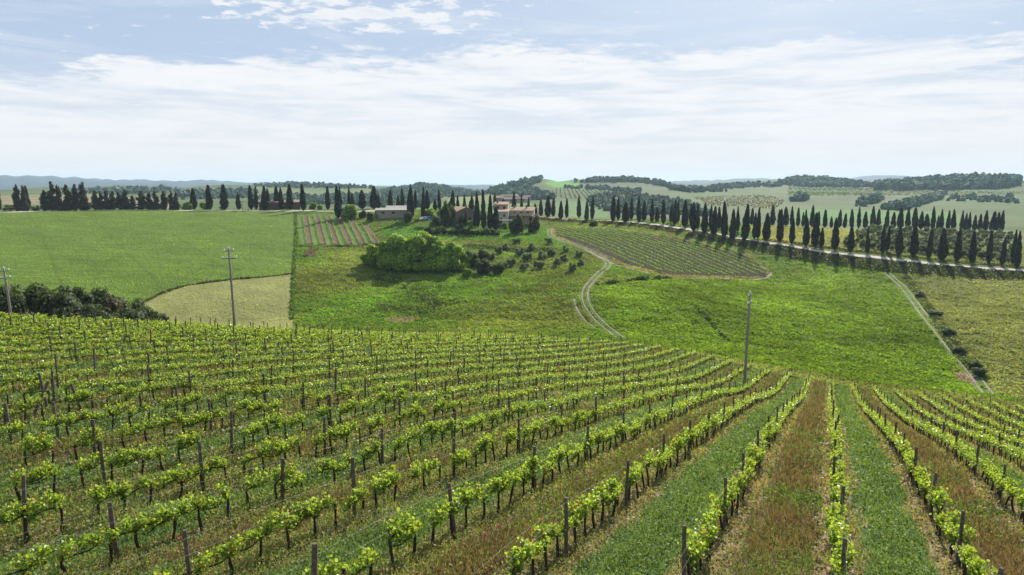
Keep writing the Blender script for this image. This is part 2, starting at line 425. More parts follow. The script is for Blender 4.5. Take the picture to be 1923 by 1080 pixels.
# ------------------------------------------------------------------ what grows where: outlines of the fields
GP = np.stack([GX, GY, GZ], 2)
PX, PY, DEP = project(GP)
def inside(poly, X, Y):
    P = np.asarray(poly, float); m = np.zeros(X.shape, bool); j = len(P) - 1
    for i in range(len(P)):
        xi, yi = P[i]; xj, yj = P[j]
        with np.errstate(invalid='ignore', divide='ignore'):
            m ^= ((yi > Y) != (yj > Y)) & (X < (xj - xi) * (Y - yi) / (yj - yi + 1e-12) + xi)
        j = i
    return m
def smoothn(*args):
    """smooth random field on the ground, about -1..1"""
    x, y, s, seed = args; g = np.random.default_rng(seed); o = np.zeros(np.shape(x))
    for i in range(7):
        a = g.uniform(0, 6.28); k = 6.28 / (s * g.uniform(0.5, 1.9)); o = o + np.sin((x * math.cos(a) + y * math.sin(a)) * k + g.uniform(0, 6.28) + 1.2 * np.sin((x * math.sin(a) - y * math.cos(a)) * k * 0.6 + g.uniform(0, 6.28)))
    return o / 3.2
GC = np.empty(GP.shape); GC[:] = (0.072, 0.108, 0.022)
n1 = smoothn(GX, GY, 22, 1)[..., None]; n2 = smoothn(GX, GY, 7, 2)[..., None]
n0 = np.clip(0.5 + 0.45 * smoothn(GX, GY, 48, 3)[..., None] + 0.25 * n2, 0, 1)
GC[:] = np.array((0.070, 0.124, 0.018)) * n0 + np.array((0.105, 0.124, 0.030)) * (1 - n0)
GC *= 1 + 0.14 * n1 + 0.10 * n2
def paint(poly, col, d0, d1, vary=0.1, cond=None):
    m = inside(poly, PX, PY) & (RR > d0) & (RR < d1)
    if cond is not None: m &= cond
    GC[m] = (np.asarray(col) * (1 + vary * n1 + vary * 0.7 * n2))[m]
    return m
far_m = RR > 430
GC[far_m] = (np.array((0.074, 0.104, 0.034)) * (1 + 0.14 * smoothn(GX, GY, 160, 5)[..., None] + 0.10 * smoothn(GX, GY, 60, 6)[..., None] + 0.06 * n1) * (1 + np.array((0.16, 0.0, 0.12)) * smoothn(GX, GY, 260, 8)[..., None]))[far_m]
# left hand cornfield, bare field, rough pasture, bright clover, dry pasture
paint([(-900,380),(330,385),(552,398),(557,455),(553,512),(520,517),(440,524),(350,535),(300,550),(262,570),(250,640),(-900,640)], (0.098,0.148,0.030), 128, 345, 0.05)
paint([(262,571),(300,552),(350,536),(440,525),(520,518),(551,514),(551,640),(300,640)], (0.185,0.190,0.066), 130, 230, 0.09)
paint([(1130,540),(1260,522),(1440,520),(1500,480),(1660,500),(1690,520),(1870,745),(1940,800),(1150,800),(1170,632),(1104,580)], (0.086,0.132,0.017), 116, 260, 0.14)
paint([(1690,505),(1923,528),(2300,560),(2300,800),(1875,745),(1850,720),(1740,588)], (0.124,0.134,0.048), 116, 262, 0.06)
paint([(716,420),(1030,425),(1060,440),(1000,452),(880,450),(716,445)], (0.066,0.128,0.020), 220, 300, 0.12)
paint([(1400,425),(1640,432),(1620,478),(1440,458)], (0.165,0.165,0.055), 262, 380, 0.06)
paint([(1600,430),(2000,436),(2000,515),(1640,480)], (0.115,0.130,0.048), 262, 400, 0.1)
# bare patches
paint([(1790,700),(1815,698),(1838,712),(1832,724),(1805,718)], (0.15, 0.115, 0.095), 116, 180, 0.2)
paint([(712,604),(745,596),(790,597),(770,606)], (0.19,0.16,0.095), 120, 200, 0.15)
paint([(570,474),(584,466),(598,468),(592,482),(576,484)], (0.080,0.064,0.040), 200, 262, 0.3)
paint([(558,404),(627,404),(690,425),(714,459),(566,461)], (0.095,0.160,0.030), 235, 315, 0.08)
MIDV = [(1041,428),(1140,431),(1260,446),(1400,478),(1440,511),(1438,520),(1330,519),(1255,516),(1180,498),(1100,465),(1045,442)]
paint([(1034,426),(1140,428),(1262,442),(1404,474),(1446,510),(1442,524),(1330,523),(1250,521),(1176,503),(1096,469),(1036,444)], (0.150,0.135,0.055), 180, 320, 0.12)
paint(MIDV, (0.052,0.050,0.022), 180, 320, 0.1)
# far fields
paint([(1020,344),(1040,338),(1082,341),(1110,352),(1040,352)], (0.085,0.215,0.022), 900, 1700, 0.03)
paint([(1490,392),(1800,398),(1800,424),(1490,420)], (0.07,0.155,0.03), 430, 760, 0.05)
paint([(480,352),(640,350),(700,352),(690,366),(480,372)], (0.115,0.145,0.055), 900, 1900, 0.05)
paint([(-300,358),(330,356),(330,392),(-300,392)], (0.20,0.175,0.10), 560, 900, 0.12)
paint([(700,386),(1000,378),(1000,402),(700,402)], (0.080,0.165,0.032), 430, 700, 0.06)
paint([(840,372),(920,360),(960,366),(930,384),(840,386)], (0.15,0.17,0.06), 700, 1100, 0.05)
paint([(1082,341),(1200,338),(1262,350),(1250,372),(1150,360),(1100,352)], (0.082,0.105,0.045), 900, 1700, 0.05)
paint([(1300,372),(1440,368),(1470,378),(1460,392),(1330,384)], (0.15,0.135,0.07), 600, 1100, 0.05)
paint([(1040,380),(1140,376),(1140,408),(1040,410)], (0.085,0.15,0.045), 430, 800, 0.05)
_u, _v = uv(GX, GY); hl = (_u > 107) & (_u < 117 + 1.5 * n1[..., 0]) & (np.abs(_v + 10) < 60) & (RR < 150)
GC[hl] = (np.array((0.115, 0.128, 0.040)) * (1 + 0.12 * n2))[hl]
hills_m = RR > 2600
GC[hills_m] = np.array((0.024, 0.042, 0.040))
VM = vine_mask(GX, GY)

def make_ground():
    V = np.concatenate([GP.reshape(-1, 3), [[0, 0, CZ + float(GZ[0].mean() - CZ)]]])
    col = np.concatenate([GC.reshape(-1, 3), [[0.1, 0.1, 0.05]]])
    i, j = np.meshgrid(np.arange(NR - 1), np.arange(NA), indexing='ij'); j2 = (j + 1) % NA
    F4 = np.stack([i * NA + j, (i + 1) * NA + j, (i + 1) * NA + j2, i * NA + j2], 2).reshape(-1, 4)
    jj = np.arange(NA); F3 = np.stack([np.full(NA, NR * NA), jj, (jj + 1) % NA], 1)
    me = mesh('ground', V, [F4, F3], col, smooth=True)
    a = me.attributes.new('vine', 'FLOAT', 'POINT'); a.data.foreach_set('value', np.concatenate([VM.ravel(), [1.0]]).astype(np.float32))
    m = bpy.data.materials.new('ground_cover'); m.use_nodes = True; T = NT(m.node_tree); bs = T.n['Principled BSDF']
    at_ = T.new('ShaderNodeAttribute'); at_.attribute_name = 'Col'
    vm = T.new('ShaderNodeAttribute'); vm.attribute_name = 'vine'
    geo = T.new('ShaderNodeNewGeometry'); P = geo.outputs['Position']
    sp = T.new('ShaderNodeSeparateXYZ'); T.l.new(P, sp.inputs[0]); X, Y, Z = sp.outputs
    v = T.math('ADD', T.math('MULTIPLY', X, float(EV[0])), T.math('MULTIPLY', Y, float(EV[1])))
    nA = T.noise(P, 0.9, 6.0, 0.62); nB = T.noise(P, 6.0, 5.0, 0.6); nC = T.noise(P, 0.12, 4.0, 0.55); nD = T.noise(P, 0.35, 5.0, 0.6)
    k = T.math('DIVIDE', T.math('SUBTRACT', v, V0), SP)
    k = T.math('ADD', k, T.math('MULTIPLY', T.math('SUBTRACT', nA, 0.5), 0.22))
    fr = T.math('FRACT', k)                                  # 0 at a row, 0.5 mid alley
    dist = T.math('MULTIPLY', T.math('MINIMUM', fr, T.math('SUBTRACT', 1.0, fr)), SP)
    soil = T.ramp(T.math('ADD', dist, T.math('MULTIPLY', T.math('SUBTRACT', nD, 0.5), 0.8)), 0.70, 0.30)
    par = T.math('FRACT', T.math('MULTIPLY', T.math('FLOOR', k), 0.5))
    green = T.ramp(par, 0.2, 0.3, 1.0, 0.0)
    alley = T.mix(green, T.mix(nA, c4(0.060, 0.040, 0.024), c4(0.13, 0.095, 0.045)), T.mix(nA, c4(0.030, 0.062, 0.014), c4(0.070, 0.115, 0.028)))
    earth = T.mix(T.ramp(nB, 0.3, 0.7), c4(0.095, 0.066, 0.036), c4(0.30, 0.225, 0.125))
    vy = T.mix(soil, alley, earth)
    f = T.math('ADD', T.math('MULTIPLY', nA, 0.7), T.math('MULTIPLY', nB, 0.25)); f = T.math('ADD', f, T.math('MULTIPLY', nD, 0.5)); f = T.math('ADD', f, T.math('MULTIPLY', nC, 0.3))
    f = T.ramp(f, 0.45, 1.3, 0.55, 1.45, smooth=False)
    gcol = T.mix(1.0, at_.outputs['Color'], T.xyz(f, f, T.math('MULTIPLY', f, 0.95)), 'MULTIPLY')
    dry = T.ramp(T.noise(P, 0.5, 6.0, 0.7), 0.56, 0.72, 0.0, 0.35)
    gcol = T.mix(dry, gcol, T.mix(1.0, gcol, c4(1.5, 1.12, 1.0), 'MULTIPLY'))
    T.l.new(T.mix(vm.outputs['Fac'], gcol, vy), bs.inputs['Base Color'])
    bs.inputs['Roughness'].default_value = 0.95; bs.inputs['Specular IOR Level'].default_value = 0.08
    bp = T.new('ShaderNodeBump'); bp.inputs['Strength'].default_value = 0.9; bp.inputs['Distance'].default_value = 0.35
    hgt = T.math('ADD', nA, T.math('MULTIPLY', nB, 0.22))
    T.l.new(hgt, bp.inputs['Height']); T.l.new(bp.outputs[0], bs.inputs['Normal'])
    return tag(link('ground', me, m), 'rolling ground of vineyard, pasture, fields and far hills', kind='structure')
make_ground()

# ------------------------------------------------------------------ road and tracks
def ribbon(name, pts, width, mat, lift=0.08, kind='structure', label=None, step=1.0, jitter=0.0):
    P = np.array(pts, float)[:, :2]
    s = np.concatenate([[0], np.cumsum(np.hypot(*np.diff(P, axis=0).T))])
    n = max(4, int(s[-1] / step)); t = np.linspace(0, s[-1], n)
    # smooth (Catmull-Rom through cumulative length)
    def cr(c):
        m = np.gradient(c, s); i = np.clip(np.searchsorted(s, t, side='right') - 1, 0, len(s) - 2)
        h = s[i + 1] - s[i]; q = (t - s[i]) / h
        return (2*q**3-3*q**2+1)*c[i] + (q**3-2*q**2+q)*h*m[i] + (-2*q**3+3*q**2)*c[i+1] + (q**3-q**2)*h*m[i+1]
    C = np.stack([cr(P[:, 0]), cr(P[:, 1])], 1)
    T = np.gradient(C, axis=0); T /= np.linalg.norm(T, axis=1)[:, None]; N = np.stack([-T[:, 1], T[:, 0]], 1)
    g = np.random.default_rng(len(pts)); rows = []
    ws = width * 0.5 * (1 + jitter * g.normal(size=n))
    for f in (-1, -0.33, 0.33, 1):
        q = C + N * (ws * f)[:, None]; z = H(q[:, 0], q[:, 1]) + lift
        rows.append(np.concatenate([q, z[:, None]], 1))
    V = np.stack(rows, 1).reshape(-1, 3)
    F4 = [(4*i+a, 4*i+a+1, 4*i+a+5, 4*i+a+4) for i in range(n - 1) for a in range(3)]
    o = link(name, mesh(name, V, np.array(F4), smooth=True), mat)
    tag(o, label, kind=kind)
    return C
M['road'] = pmat('white_gravel', (0.44, 0.385, 0.325), 0.95, (1.2, 0.8, 1.15), bump=0.05, bump_scale=3)
M['track'] = pmat('bare_track_soil', (0.215, 0.19, 0.11), 0.95, (1.5, 0.55, 1.3), bump=0.08, bump_scale=3)
ROADD = [(1000,411,328),(1040,411,326),(1080,411.5,322),(1150,414,314),(1225,421,301),(1300,431,287),(1375,444,275),(1450,459,266),(1525,469,259),(1600,477,255),(1675,486,254),(1750,494,254),(1825,501,258),(1900,506,264),(2000,514,272)]
road_pts = [at(p[0], p[2])[:2] for p in ROADD]
ROADC = ribbon('road', road_pts, 3.1, M['road'], 0.10, label='pale gravel road lined by the cypress avenue')
ROADL = ribbon('road', [at(px, d)[:2] for px, d in ((-200,322),(0,322),(60,325),(110,330),(250,333),(400,328),(480,325),(560,322),(640,319),(720,318),(780,314))], 4.0, M['road'], 0.10, label='pale gravel road running along the ridge past the cypresses')
RUTS = []
def track(pts, d0, d1, width, gauge, label):
    P = np.array([hit(px, py, d0, d1)[:2] for px, py in pts])
    T = np.gradient(P, axis=0); T /= np.linalg.norm(T, axis=1)[:, None]; N = np.stack([-T[:, 1], T[:, 0]], 1)
    for sgn in ((-1, 1) if gauge else (0,)):
        RUTS.append(ribbon('path', P + N * gauge * 0.5 * sgn, width, M['track'], 0.07, label=label, step=0.7, jitter=0.35))
track([(1032,430),(1036,444),(1060,455),(1100,468),(1140,492),(1122,517),(1100,545),(1102,572),(1120,598),(1148,622),(1172,638)], 118, 310, 0.28, 1.4, 'wheel rut of the winding dirt track through the pasture')
track([(1078,562),(1083,580),(1098,602),(1120,618)], 118, 230, 0.3, 0, 'narrow bare path beside the winding track')
track([(1664,510),(1690,534),(1715,565),(1745,604),(1775,640),(1806,676),(1832,708),(1856,740)], 116, 262, 0.28, 1.35, 'wheel rut of the straight dirt track down the slope')
track([(1100,470),(1176,503),(1252,521),(1330,523),(1440,522),(1450,512)], 170, 300, 0.9, 0, 'bare earth headland along the foot of the far vineyard')


# ------------------------------------------------------------------ words for labels
ONES = "zeroth first second third fourth fifth sixth seventh eighth ninth tenth eleventh twelfth thirteenth fourteenth fifteenth sixteenth seventeenth eighteenth nineteenth".split()
TENS = {2: ("twentieth", "twenty"), 3: ("thirtieth", "thirty"), 4: ("fortieth", "forty"), 5: ("fiftieth", "fifty"), 6: ("sixtieth", "sixty"), 7: ("seventieth", "seventy"), 8: ("eightieth", "eighty"), 9: ("ninetieth", "ninety")}
def ordw(n):
    if n < 20: return ONES[n]
    t, o = divmod(n, 10)
    return TENS[t][0] if o == 0 else TENS[t][1] + "-" + ONES[o]
def row_phrase(k):
    if k == 0: return "the straight middle row"
    return f"the {ordw(abs(k))} row on the {'pole' if k < 0 else 'track'} side"

# ------------------------------------------------------------------ vineyard: vines, posts, wires
def in_frame(x, y, z, m=60):
    a, b, dep = project(np.stack([x, y, z], -1))
    with np.errstate(invalid='ignore'):
        return (a > -m) & (a < 1923 + m) & (b < 1080 + m * 2.2) & (dep > 0)
VG = np.random.default_rng(21)
def vine_colors(n, g, h):
    """leaf colours: fresh yellow-green tips, deeper green below; h is 0..1 up the shoot"""
    a = np.array([0.095, 0.19, 0.026]); b = np.array([0.37, 0.47, 0.066])
    t = np.clip(h * 0.75 + g.normal(0.12, 0.22, n), 0, 1)[:, None]
    c = a * (1 - t) + b * t
    c[g.random(n) < 0.035] = (0.36, 0.20, 0.06)
    return c * g.uniform(0.8, 1.2, (n, 1))

def make_vine(seed):
    g = np.random.default_rng(seed); wood = MB(); can = MB()
    top = g.uniform(0.58, 0.70); lean = g.normal(0, 0.05, 2)
    t = np.linspace(0, 1, 7)
    P = np.stack([lean[0] * t + 0.025 * np.sin(t * 7 + seed), lean[1] * t + 0.025 * np.cos(t * 5 + seed), -0.12 + (top + 0.12) * t], 1)
    wood.tube(P, 0.042 - 0.014 * t + 0.006 * np.sin(t * 9 + seed), 7)
    dirn = 1 if seed % 3 else -1
    L = g.uniform(0.72, 0.92); t = np.linspace(0, 1, 8)
    C = np.stack([P[-1, 0] + dirn * L * t, P[-1, 1] + 0.03 * np.sin(t * 8 + seed), P[-1, 2] - 0.02 + 0.05 * np.sin(t * 5 + seed) + 0.04 * t], 1)
    can.tube(C, 0.021 - 0.009 * t + 0.003 * np.sin(t * 19), 6)
    pts = []; hh = []
    for i in range(g.integers(10, 13)):
        f = g.random() if i else 0.02
        b = np.array([np.interp(f, t, C[:, j]) for j in range(3)]); ln = g.uniform(0.16, 0.38)
        d = np.array([g.normal(0, 0.28), g.normal(0, 0.34), 1.0]); d /= np.linalg.norm(d)
        s_ = np.linspace(0, 1, 5); sh = b + d * ln * s_[:, None] + np.array([0, 0, -0.05]) * (s_ ** 2)[:, None]
        can.tube(sh, 0.006 - 0.003 * s_, 4)
        m = g.integers(16, 23); q = g.random(m) ** 0.8
        pp = b + d * (ln * q)[:, None] + g.normal(0, 0.055, (m, 3)); pts.append(pp); hh.append(q)
    P_ = np.concatenate(pts); h = np.concatenate(hh)
    V, Fq, C_ = leaf_lobed(P_, g.uniform(0.050, 0.100, len(P_)), g, 0.55, vine_colors(len(P_), g, h))
    return wood.me('vine_trunk', True), can.me('vine_cane', True), mesh('vine_leaves', V, Fq, C_)
VVAR = [make_vine(100 + i) for i in range(9)]
for a, b, c in VVAR:
    a.materials.append(M['bark']); b.materials.append(M['bark']); c.materials.append(M['vine_leaf'])

cand = []
for k in range(KMIN, KMAX + 1):
    v = V0 + SP * k
    us = np.arange(float(u_start(np.array(v))) + 0.6, float(u_end(np.array(v))) - 0.3, 0.80)
    us = us + VG.normal(0, 0.06, len(us))
    gap = smoothn(us, us * 0 + k * 37.0, 3.2, 31) + VG.normal(0, 0.35, len(us))
    keep = gap > (-1.3 if k > -4 else -1.2)
    for u in us[keep]: cand.append((k, u, v + VG.normal(0, 0.04)))
cand = np.array(cand); vx = EU[0] * cand[:, 1] + EV[0] * cand[:, 2]; vy = EU[1] * cand[:, 1] + EV[1] * cand[:, 2]
vz = H(vx, vy); dd = np.sqrt(vx**2 + vy**2 + (vz - CZ)**2)
ok = in_frame(vx, vy, vz + 0.5, 70); cand, vx, vy, vz, dd = cand[ok], vx[ok], vy[ok], vz[ok], dd[ok]
vpx = project(np.stack([vx, vy, vz + 0.6], 1)); full = (vpx[0] > -10) & (vpx[0] < 1933) & (vpx[1] < 1088)
order = np.argsort(dd + np.where(full, 0, 500)); single = np.zeros(len(dd), bool); single[order[:300]] = True
cnt = {}
for i in order[:300]:
    k = int(cand[i, 0]); cnt[k] = cnt.get(k, 0) + 1
    o = empty('grapevine', (vx[i], vy[i], vz[i]), math.pi / 2 - AZ0 + (0 if VG.random() < 0.5 else math.pi), (1, 1, VG.uniform(0.9, 1.12)))
    j = int(VG.integers(0, len(VVAR))); adj = ('bushy', 'leafy', 'sparse', 'young')[j % 4]
    tag(o, f"{'leafy'} grapevine, {ordw(cnt[k])} from the camera in {row_phrase(k)}", 'grapevine', 'grapevines trained in rows across the slope')
    for nm, me in zip(('trunk', 'cane', 'foliage'), VVAR[j]): link(nm, me, None, o)
def far_vines():
    g = np.random.default_rng(5); idx = np.nonzero(~single)[0]
    LP, LS, LH = [], [], []; wood = MB()
    for i in idx:
        d = dd[i]; n = 225 if d < 32 else 145 if d < 50 else 92 if d < 75 else 58
        s = 0.078 if d < 32 else 0.096 if d < 50 else 0.124 if d < 75 else 0.16
        vig = g.uniform(0.75, 1.2)
        c = g.integers(7, 12); cx = g.uniform(-0.46, 0.46, c); q = g.random(int(n * vig)) ** 0.85; ci = g.integers(0, c, len(q))
        a = cx[ci] + g.normal(0, 0.06, len(q)); b = g.normal(0, 0.085 + 0.05 * q, len(q)); hgt = 0.60 + q * (0.27 + 0.12 * np.sin(ci * 3.1 + i)) * vig
        LP.append(np.stack([vx[i] + EU[0] * a + EV[0] * b, vy[i] + EU[1] * a + EV[1] * b, vz[i] + hgt], 1)); LS.append(np.full(len(q), s)); LH.append(q)
        e = g.normal(0, 0.04, 4); r = 0.036 if d < 60 else 0.042
        base = np.array([vx[i], vy[i], vz[i] - 0.1]); tp = base + np.array([e[0], e[1], 0.74]); md = (base + tp) / 2 + np.array([e[2], e[3], 0]) * 0.6
        wood.tube([base, md, tp], [r, r * 0.8, r * 0.75], 4, cap=False)
        en = tp + np.array([EU[0], EU[1], 0]) * 0.86; en[2] = tp[2] + g.normal(0, 0.03) + (H(en[0], en[1]) - vz[i])
        wood.tube([tp, (tp + en) / 2 + np.array([0, 0, g.normal(0, 0.03)]), en], [r * 0.6, r * 0.5, r * 0.45], 4, cap=False)
    P = np.concatenate(LP); s = np.concatenate(LS) * g.uniform(0.75, 1.25, len(P)); h = np.concatenate(LH)
    V, Fq, C = leaf_quads(P, s, g, 0.55, asp=0.85, C=vine_colors(len(P), g, h))
    W = wood; nW = W.n; Vw = np.concatenate(W.V)
    me = mesh('grapevines', np.concatenate([Vw, V]), np.concatenate([np.concatenate(W.F4), Fq + nW]), np.concatenate([np.tile([0.05, 0.035, 0.026], (nW, 1)), C]))
    me.materials.append(M['vine_leaf']); me.materials.append(M['bark'])
    mi = np.zeros(len(me.polygons), np.int32); mi[:len(np.concatenate(W.F4))] = 1; me.polygons.foreach_set('material_index', mi)
    tag(link('grapevines', me), 'mass of small grapevines in rows down the slope', kind='stuff')
far_vines()

# posts
PV = np.random.default_rng(33)
def post_mesh(seed, steel=False):
    g = np.random.default_rng(seed); b = MB(); n = 8
    z = np.array([-0.25, 0.3, 0.9, 1.46, 1.5]); r = np.array([0.052, 0.05, 0.048, 0.046, 0.038]) * g.uniform(0.9, 1.12)
    b.tube(np.stack([0.006 * np.sin(z * 3 + seed), 0.006 * np.cos(z * 4 + seed), z], 1), r, n)
    return b.me('post')
PVAR = [post_mesh(i) for i in range(5)]
for p in PVAR: p.materials.append(M['post'])
pl = []
for k in range(KMIN, KMAX + 1):
    v = V0 + SP * k; u0 = 13.3 if k < 0 else 15.0
    if k < -6: u0 += PV.uniform(-1.2, 1.2)
    us = u0 + 4.85 * np.arange(-3, 21); us = us[(us > float(u_start(np.array(v)))) & (us < float(u_end(np.array(v))) - 1)]
    us = np.concatenate([us, [float(u_end(np.array(v)))]])
    for u in us: pl.append((k, u + PV.normal(0, 0.12), v + PV.normal(0, 0.04)))
pl = np.array(pl); qx = EU[0] * pl[:, 1] + EV[0] * pl[:, 2]; qy = EU[1] * pl[:, 1] + EV[1] * pl[:, 2]; qz = H(qx, qy)
ok = in_frame(qx, qy, qz + 1.0, 30); pl, qx, qy, qz = pl[ok], qx[ok], qy[ok], qz[ok]
pd = np.hypot(qx, qy); order = np.argsort(pd); cnt = {}
rest = MB()
for n_, i in enumerate(order):
    k = int(pl[i, 0]); sc = PV.uniform(0.93, 1.08) * (1.12 if PV.random() < 0.08 else 1); tx, ty = PV.normal(0, 0.035, 2)
    if n_ < 296:
        cnt[k] = cnt.get(k, 0) + 1
        o = link('trellis_post', PVAR[int(PV.integers(0, 5))]); o.location = (qx[i], qy[i], qz[i]); o.rotation_euler = (tx, ty, PV.uniform(0, 6.28)); o.scale = (1, 1, sc)
        tag(o, f"dark wooden trellis post, {ordw(cnt[k])} from the camera in {row_phrase(k)}", 'post', 'wooden posts holding the vine trellis')
    else:
        b = np.array([qx[i], qy[i], qz[i]])
        rest.tube([b - (0, 0, 0.2), b + (ty * 1.5, -tx * 1.5, 1.5 * sc)], 0.05, 6)
tag(link('trellis_posts', rest.me('trellis_posts'), M['post']), 'many thin trellis posts standing in the distant rows', kind='stuff')
# leaning end posts where the rows start
for (bx, by), (tx, ty), lab in (((25, 842), (9, 757), 'stout tilted end post of the last row start by the picture edge'), ((91, 770), (73, 700), 'end post leaning against a slanting brace post'), ((55, 790), (91, 716), 'slanting brace post crossing a leaning end post'), ((159, 780), (133, 720), 'lone end post tilted strongly towards the row start')):
    X, Y, Z, d = hit(bx, by, 12, 90); dx, dy, _ = ray(tx, ty); b = MB()
    tp = np.array([dx * d, dy * d, rise(ty, tx, d)]); bs_ = np.array([X, Y, Z - 0.15])
    if np.linalg.norm(tp - bs_) > 3.0: tp = bs_ + (tp - bs_) / np.linalg.norm(tp - bs_) * 2.2
    b.tube(np.stack([(tp - bs_) * t for t in (0, 0.5, 0.97, 1.0)]), [0.062, 0.058, 0.055, 0.045], 8)
    o = link('end_post', b.me('end_post'), M['post']); o.location = bs_; tag(o, lab, 'post')
# wires
for k in range(-12, KMAX + 1):
    v = V0 + SP * k; us = np.arange(max(3.0, float(u_start(np.array(v)))), float(u_end(np.array(v))), 1.2)
    for hgt, nm in ((1.02, 'lower'), (1.36, 'upper')):
        x = EU[0] * us + EV[0] * (v + 0.05); y = EU[1] * us + EV[1] * (v + 0.05); z = H(x, y) + hgt - 0.03 * np.abs(np.sin(us * math.pi / 4.85))
        f = in_frame(x, y, z, 120)
        if f.sum() < 4: continue
        P = np.stack([x, y, z], 1)[f]
        b = MB(); b.tube(P, 0.0021, 3, cap=False)
        tag(link('trellis_wire', b.me('trellis_wire'), M['wire']), f"thin {nm} steel wire strung along {row_phrase(k)}", 'wire', 'trellis wires strung between the posts')

# ------------------------------------------------------------------ grass between the vines, meadow growth
def grass_near():
    g = np.random.default_rng(11); n = 1000000
    d = 9 * (115 / 9) ** (g.random(n) ** 0.92); a = g.uniform(R(-41), R(41), n)
    x, y = d * np.sin(a), d * np.cos(a); m = vine_mask(x, y) > 0.4; x, y, d = x[m], y[m], d[m]
    z = H(x, y); f = in_frame(x, y, z, 25); x, y, z, d = x[f], y[f], z[f], d[f]
    u, v = uv(x, y); k = (v - V0) / SP; fk = k - np.floor(k); dist = np.minimum(fk, 1 - fk) * SP
    green = (np.floor(k).astype(int) % 2) == 0
    lush = np.clip((-v - 2) / 8, 0, 1); patch = smoothn(x, y, 3.0, 41); patch2 = smoothn(x, y, 9.0, 42)
    soil = dist < (0.62 + 0.16 * patch)
    rut = (np.abs(np.abs(fk - 0.5) * SP - 0.62) < 0.17) & (smoothn(x, y, 4, 44) > -0.7)
    keep = np.where(rut & (g.random(len(x)) < 0.55), False, True) & np.where(soil, g.random(len(x)) < 0.30 + 0.45 * lush + 0.12 * patch, g.random(len(x)) < 0.92)
    x, y, z, d, green, soil, patch, patch2, lush = (q[keep] for q in (x, y, z, d, green, soil, patch, patch2, lush)); n = len(x)
    br = np.clip(0.46 + 0.24 * patch2 + 0.22 * patch - 0.04 * lush, 0, 1)
    kind = g.random(n); red = (~green) & (~soil) & (kind < br)
    head = red & (g.random(n) < 0.42)
    s0 = np.maximum(1, d / 16)
    hgt = np.where(red, g.uniform(0.08, 0.28, n), g.uniform(0.02, 0.20, n) * (1 + 0.9 * lush * (patch + 0.7)).clip(0.6, 2.6)) * np.where(soil, 0.8, 1)
    P = np.stack([x, y, z + hgt], 1)
    size = np.where(head, 0.034, np.where(red, 0.070, g.uniform(0.035, 0.075, n))) * s0 * g.uniform(0.75, 1.3, n)
    C = np.empty((n, 3)); t = np.clip(g.normal(0.45, 0.3, n) + 0.18 * patch, 0, 1)[:, None]
    C[:] = np.array([0.070, 0.118, 0.026]) * (1 - t) + np.array([0.215, 0.295, 0.075]) * t
    bl = green & (g.random(n) < 0.3); C[bl] = (np.array([0.125, 0.205, 0.100]) * (0.7 + 0.6 * t))[bl]
    Cr = np.array([0.088, 0.066, 0.042]) * (1 - t) + np.array([0.205, 0.158, 0.098]) * t; C[red] = Cr[red]
    C[head] = np.array([0.21, 0.040, 0.045]) * g.uniform(0.6, 1.7, (int(head.sum()), 1))
    ds = soil & (g.random(n) < 0.62 - 0.3 * lush); C[ds] = (np.array([0.30, 0.235, 0.11]) * (0.6 + 0.7 * t))[ds]
    N = rand_normals(n, 0.35, g); st = red | (g.random(n) < 0.35)
    N[st, 2] *= 0.15; N /= np.linalg.norm(N, axis=1)[:, None]
    asp = np.where(st, 0.34, 0.8)[:, None]; a_, b_ = frames(N, g)
    up = np.zeros((n, 3)); up[:, 2] = 1; up += g.normal(0, 0.35, (n, 3)); up -= (up * N).sum(1)[:, None] * N; up /= np.linalg.norm(up, axis=1)[:, None]
    a_ = np.where(st[:, None], up, a_); b_ = np.cross(N, a_)
    a_ = a_ * size[:, None] * np.where(st & ~head, 1.1, 0.5)[:, None]; b_ = b_ * size[:, None] * 0.5 * asp
    V = np.stack([P - a_, P - 0.2 * a_ + b_, P + a_, P - 0.2 * a_ - b_], 1)
    Fq = np.arange(4 * n).reshape(n, 4)
    for nm, sel, lab in (('grass', ~red, 'green clover and grass growing between the vine rows'), ('red_clover', red, 'brownish red clover heads and dry stalks between the vine rows')):
        m_ = int(sel.sum()); tag(link(nm, mesh(nm, V[sel].reshape(-1, 3), np.arange(4 * m_).reshape(m_, 4), np.repeat(C[sel], 4, 0)), M['grass']), lab, kind='stuff')
grass_near()

def clods():
    g = np.random.default_rng(14); n = 26000; d = 9 * (48 / 9) ** g.random(n); a = g.uniform(R(-40), R(40), n); x, y = d * np.sin(a), d * np.cos(a)
    u, v = uv(x, y); fk = (v - V0) / SP; fk = fk - np.floor(fk); dist = np.minimum(fk, 1 - fk) * SP
    m = (vine_mask(x, y) > 0.6) & (dist < 0.5) & (v > -9); x, y, d = x[m], y[m], d[m]; z = H(x, y); n = len(x)
    D = np.array([(1,0,0),(-1,0,0),(0,1,0),(0,-1,0),(0,0,1),(0,0,-1)], float); Fo = np.array([(0,2,4),(2,1,4),(1,3,4),(3,0,4),(2,0,5),(1,2,5),(3,1,5),(0,3,5)])
    r = g.uniform(0.02, 0.065, n) * np.maximum(1, d / 22); V = D[None] * (r[:, None, None] * g.uniform(0.5, 1.3, (n, 6, 3))) + np.stack([x, y, z + r * 0.2], 1)[:, None]
    C = np.array([0.24, 0.175, 0.10]) * g.uniform(0.5, 1.35, (n, 1, 1)) * np.ones((1, 6, 1))
    tag(link('soil_clods', mesh('soil_clods', V.reshape(-1, 3), (Fo[None] + 6 * np.arange(n)[:, None, None]).reshape(-1, 3), C.reshape(-1, 3)), M['clod']), 'dry clods of tilled soil under the vine rows', kind='stuff')
M['clod'] = pmat('soil_clod', attr=True, rough=0.95, spec=0.05)
clods()

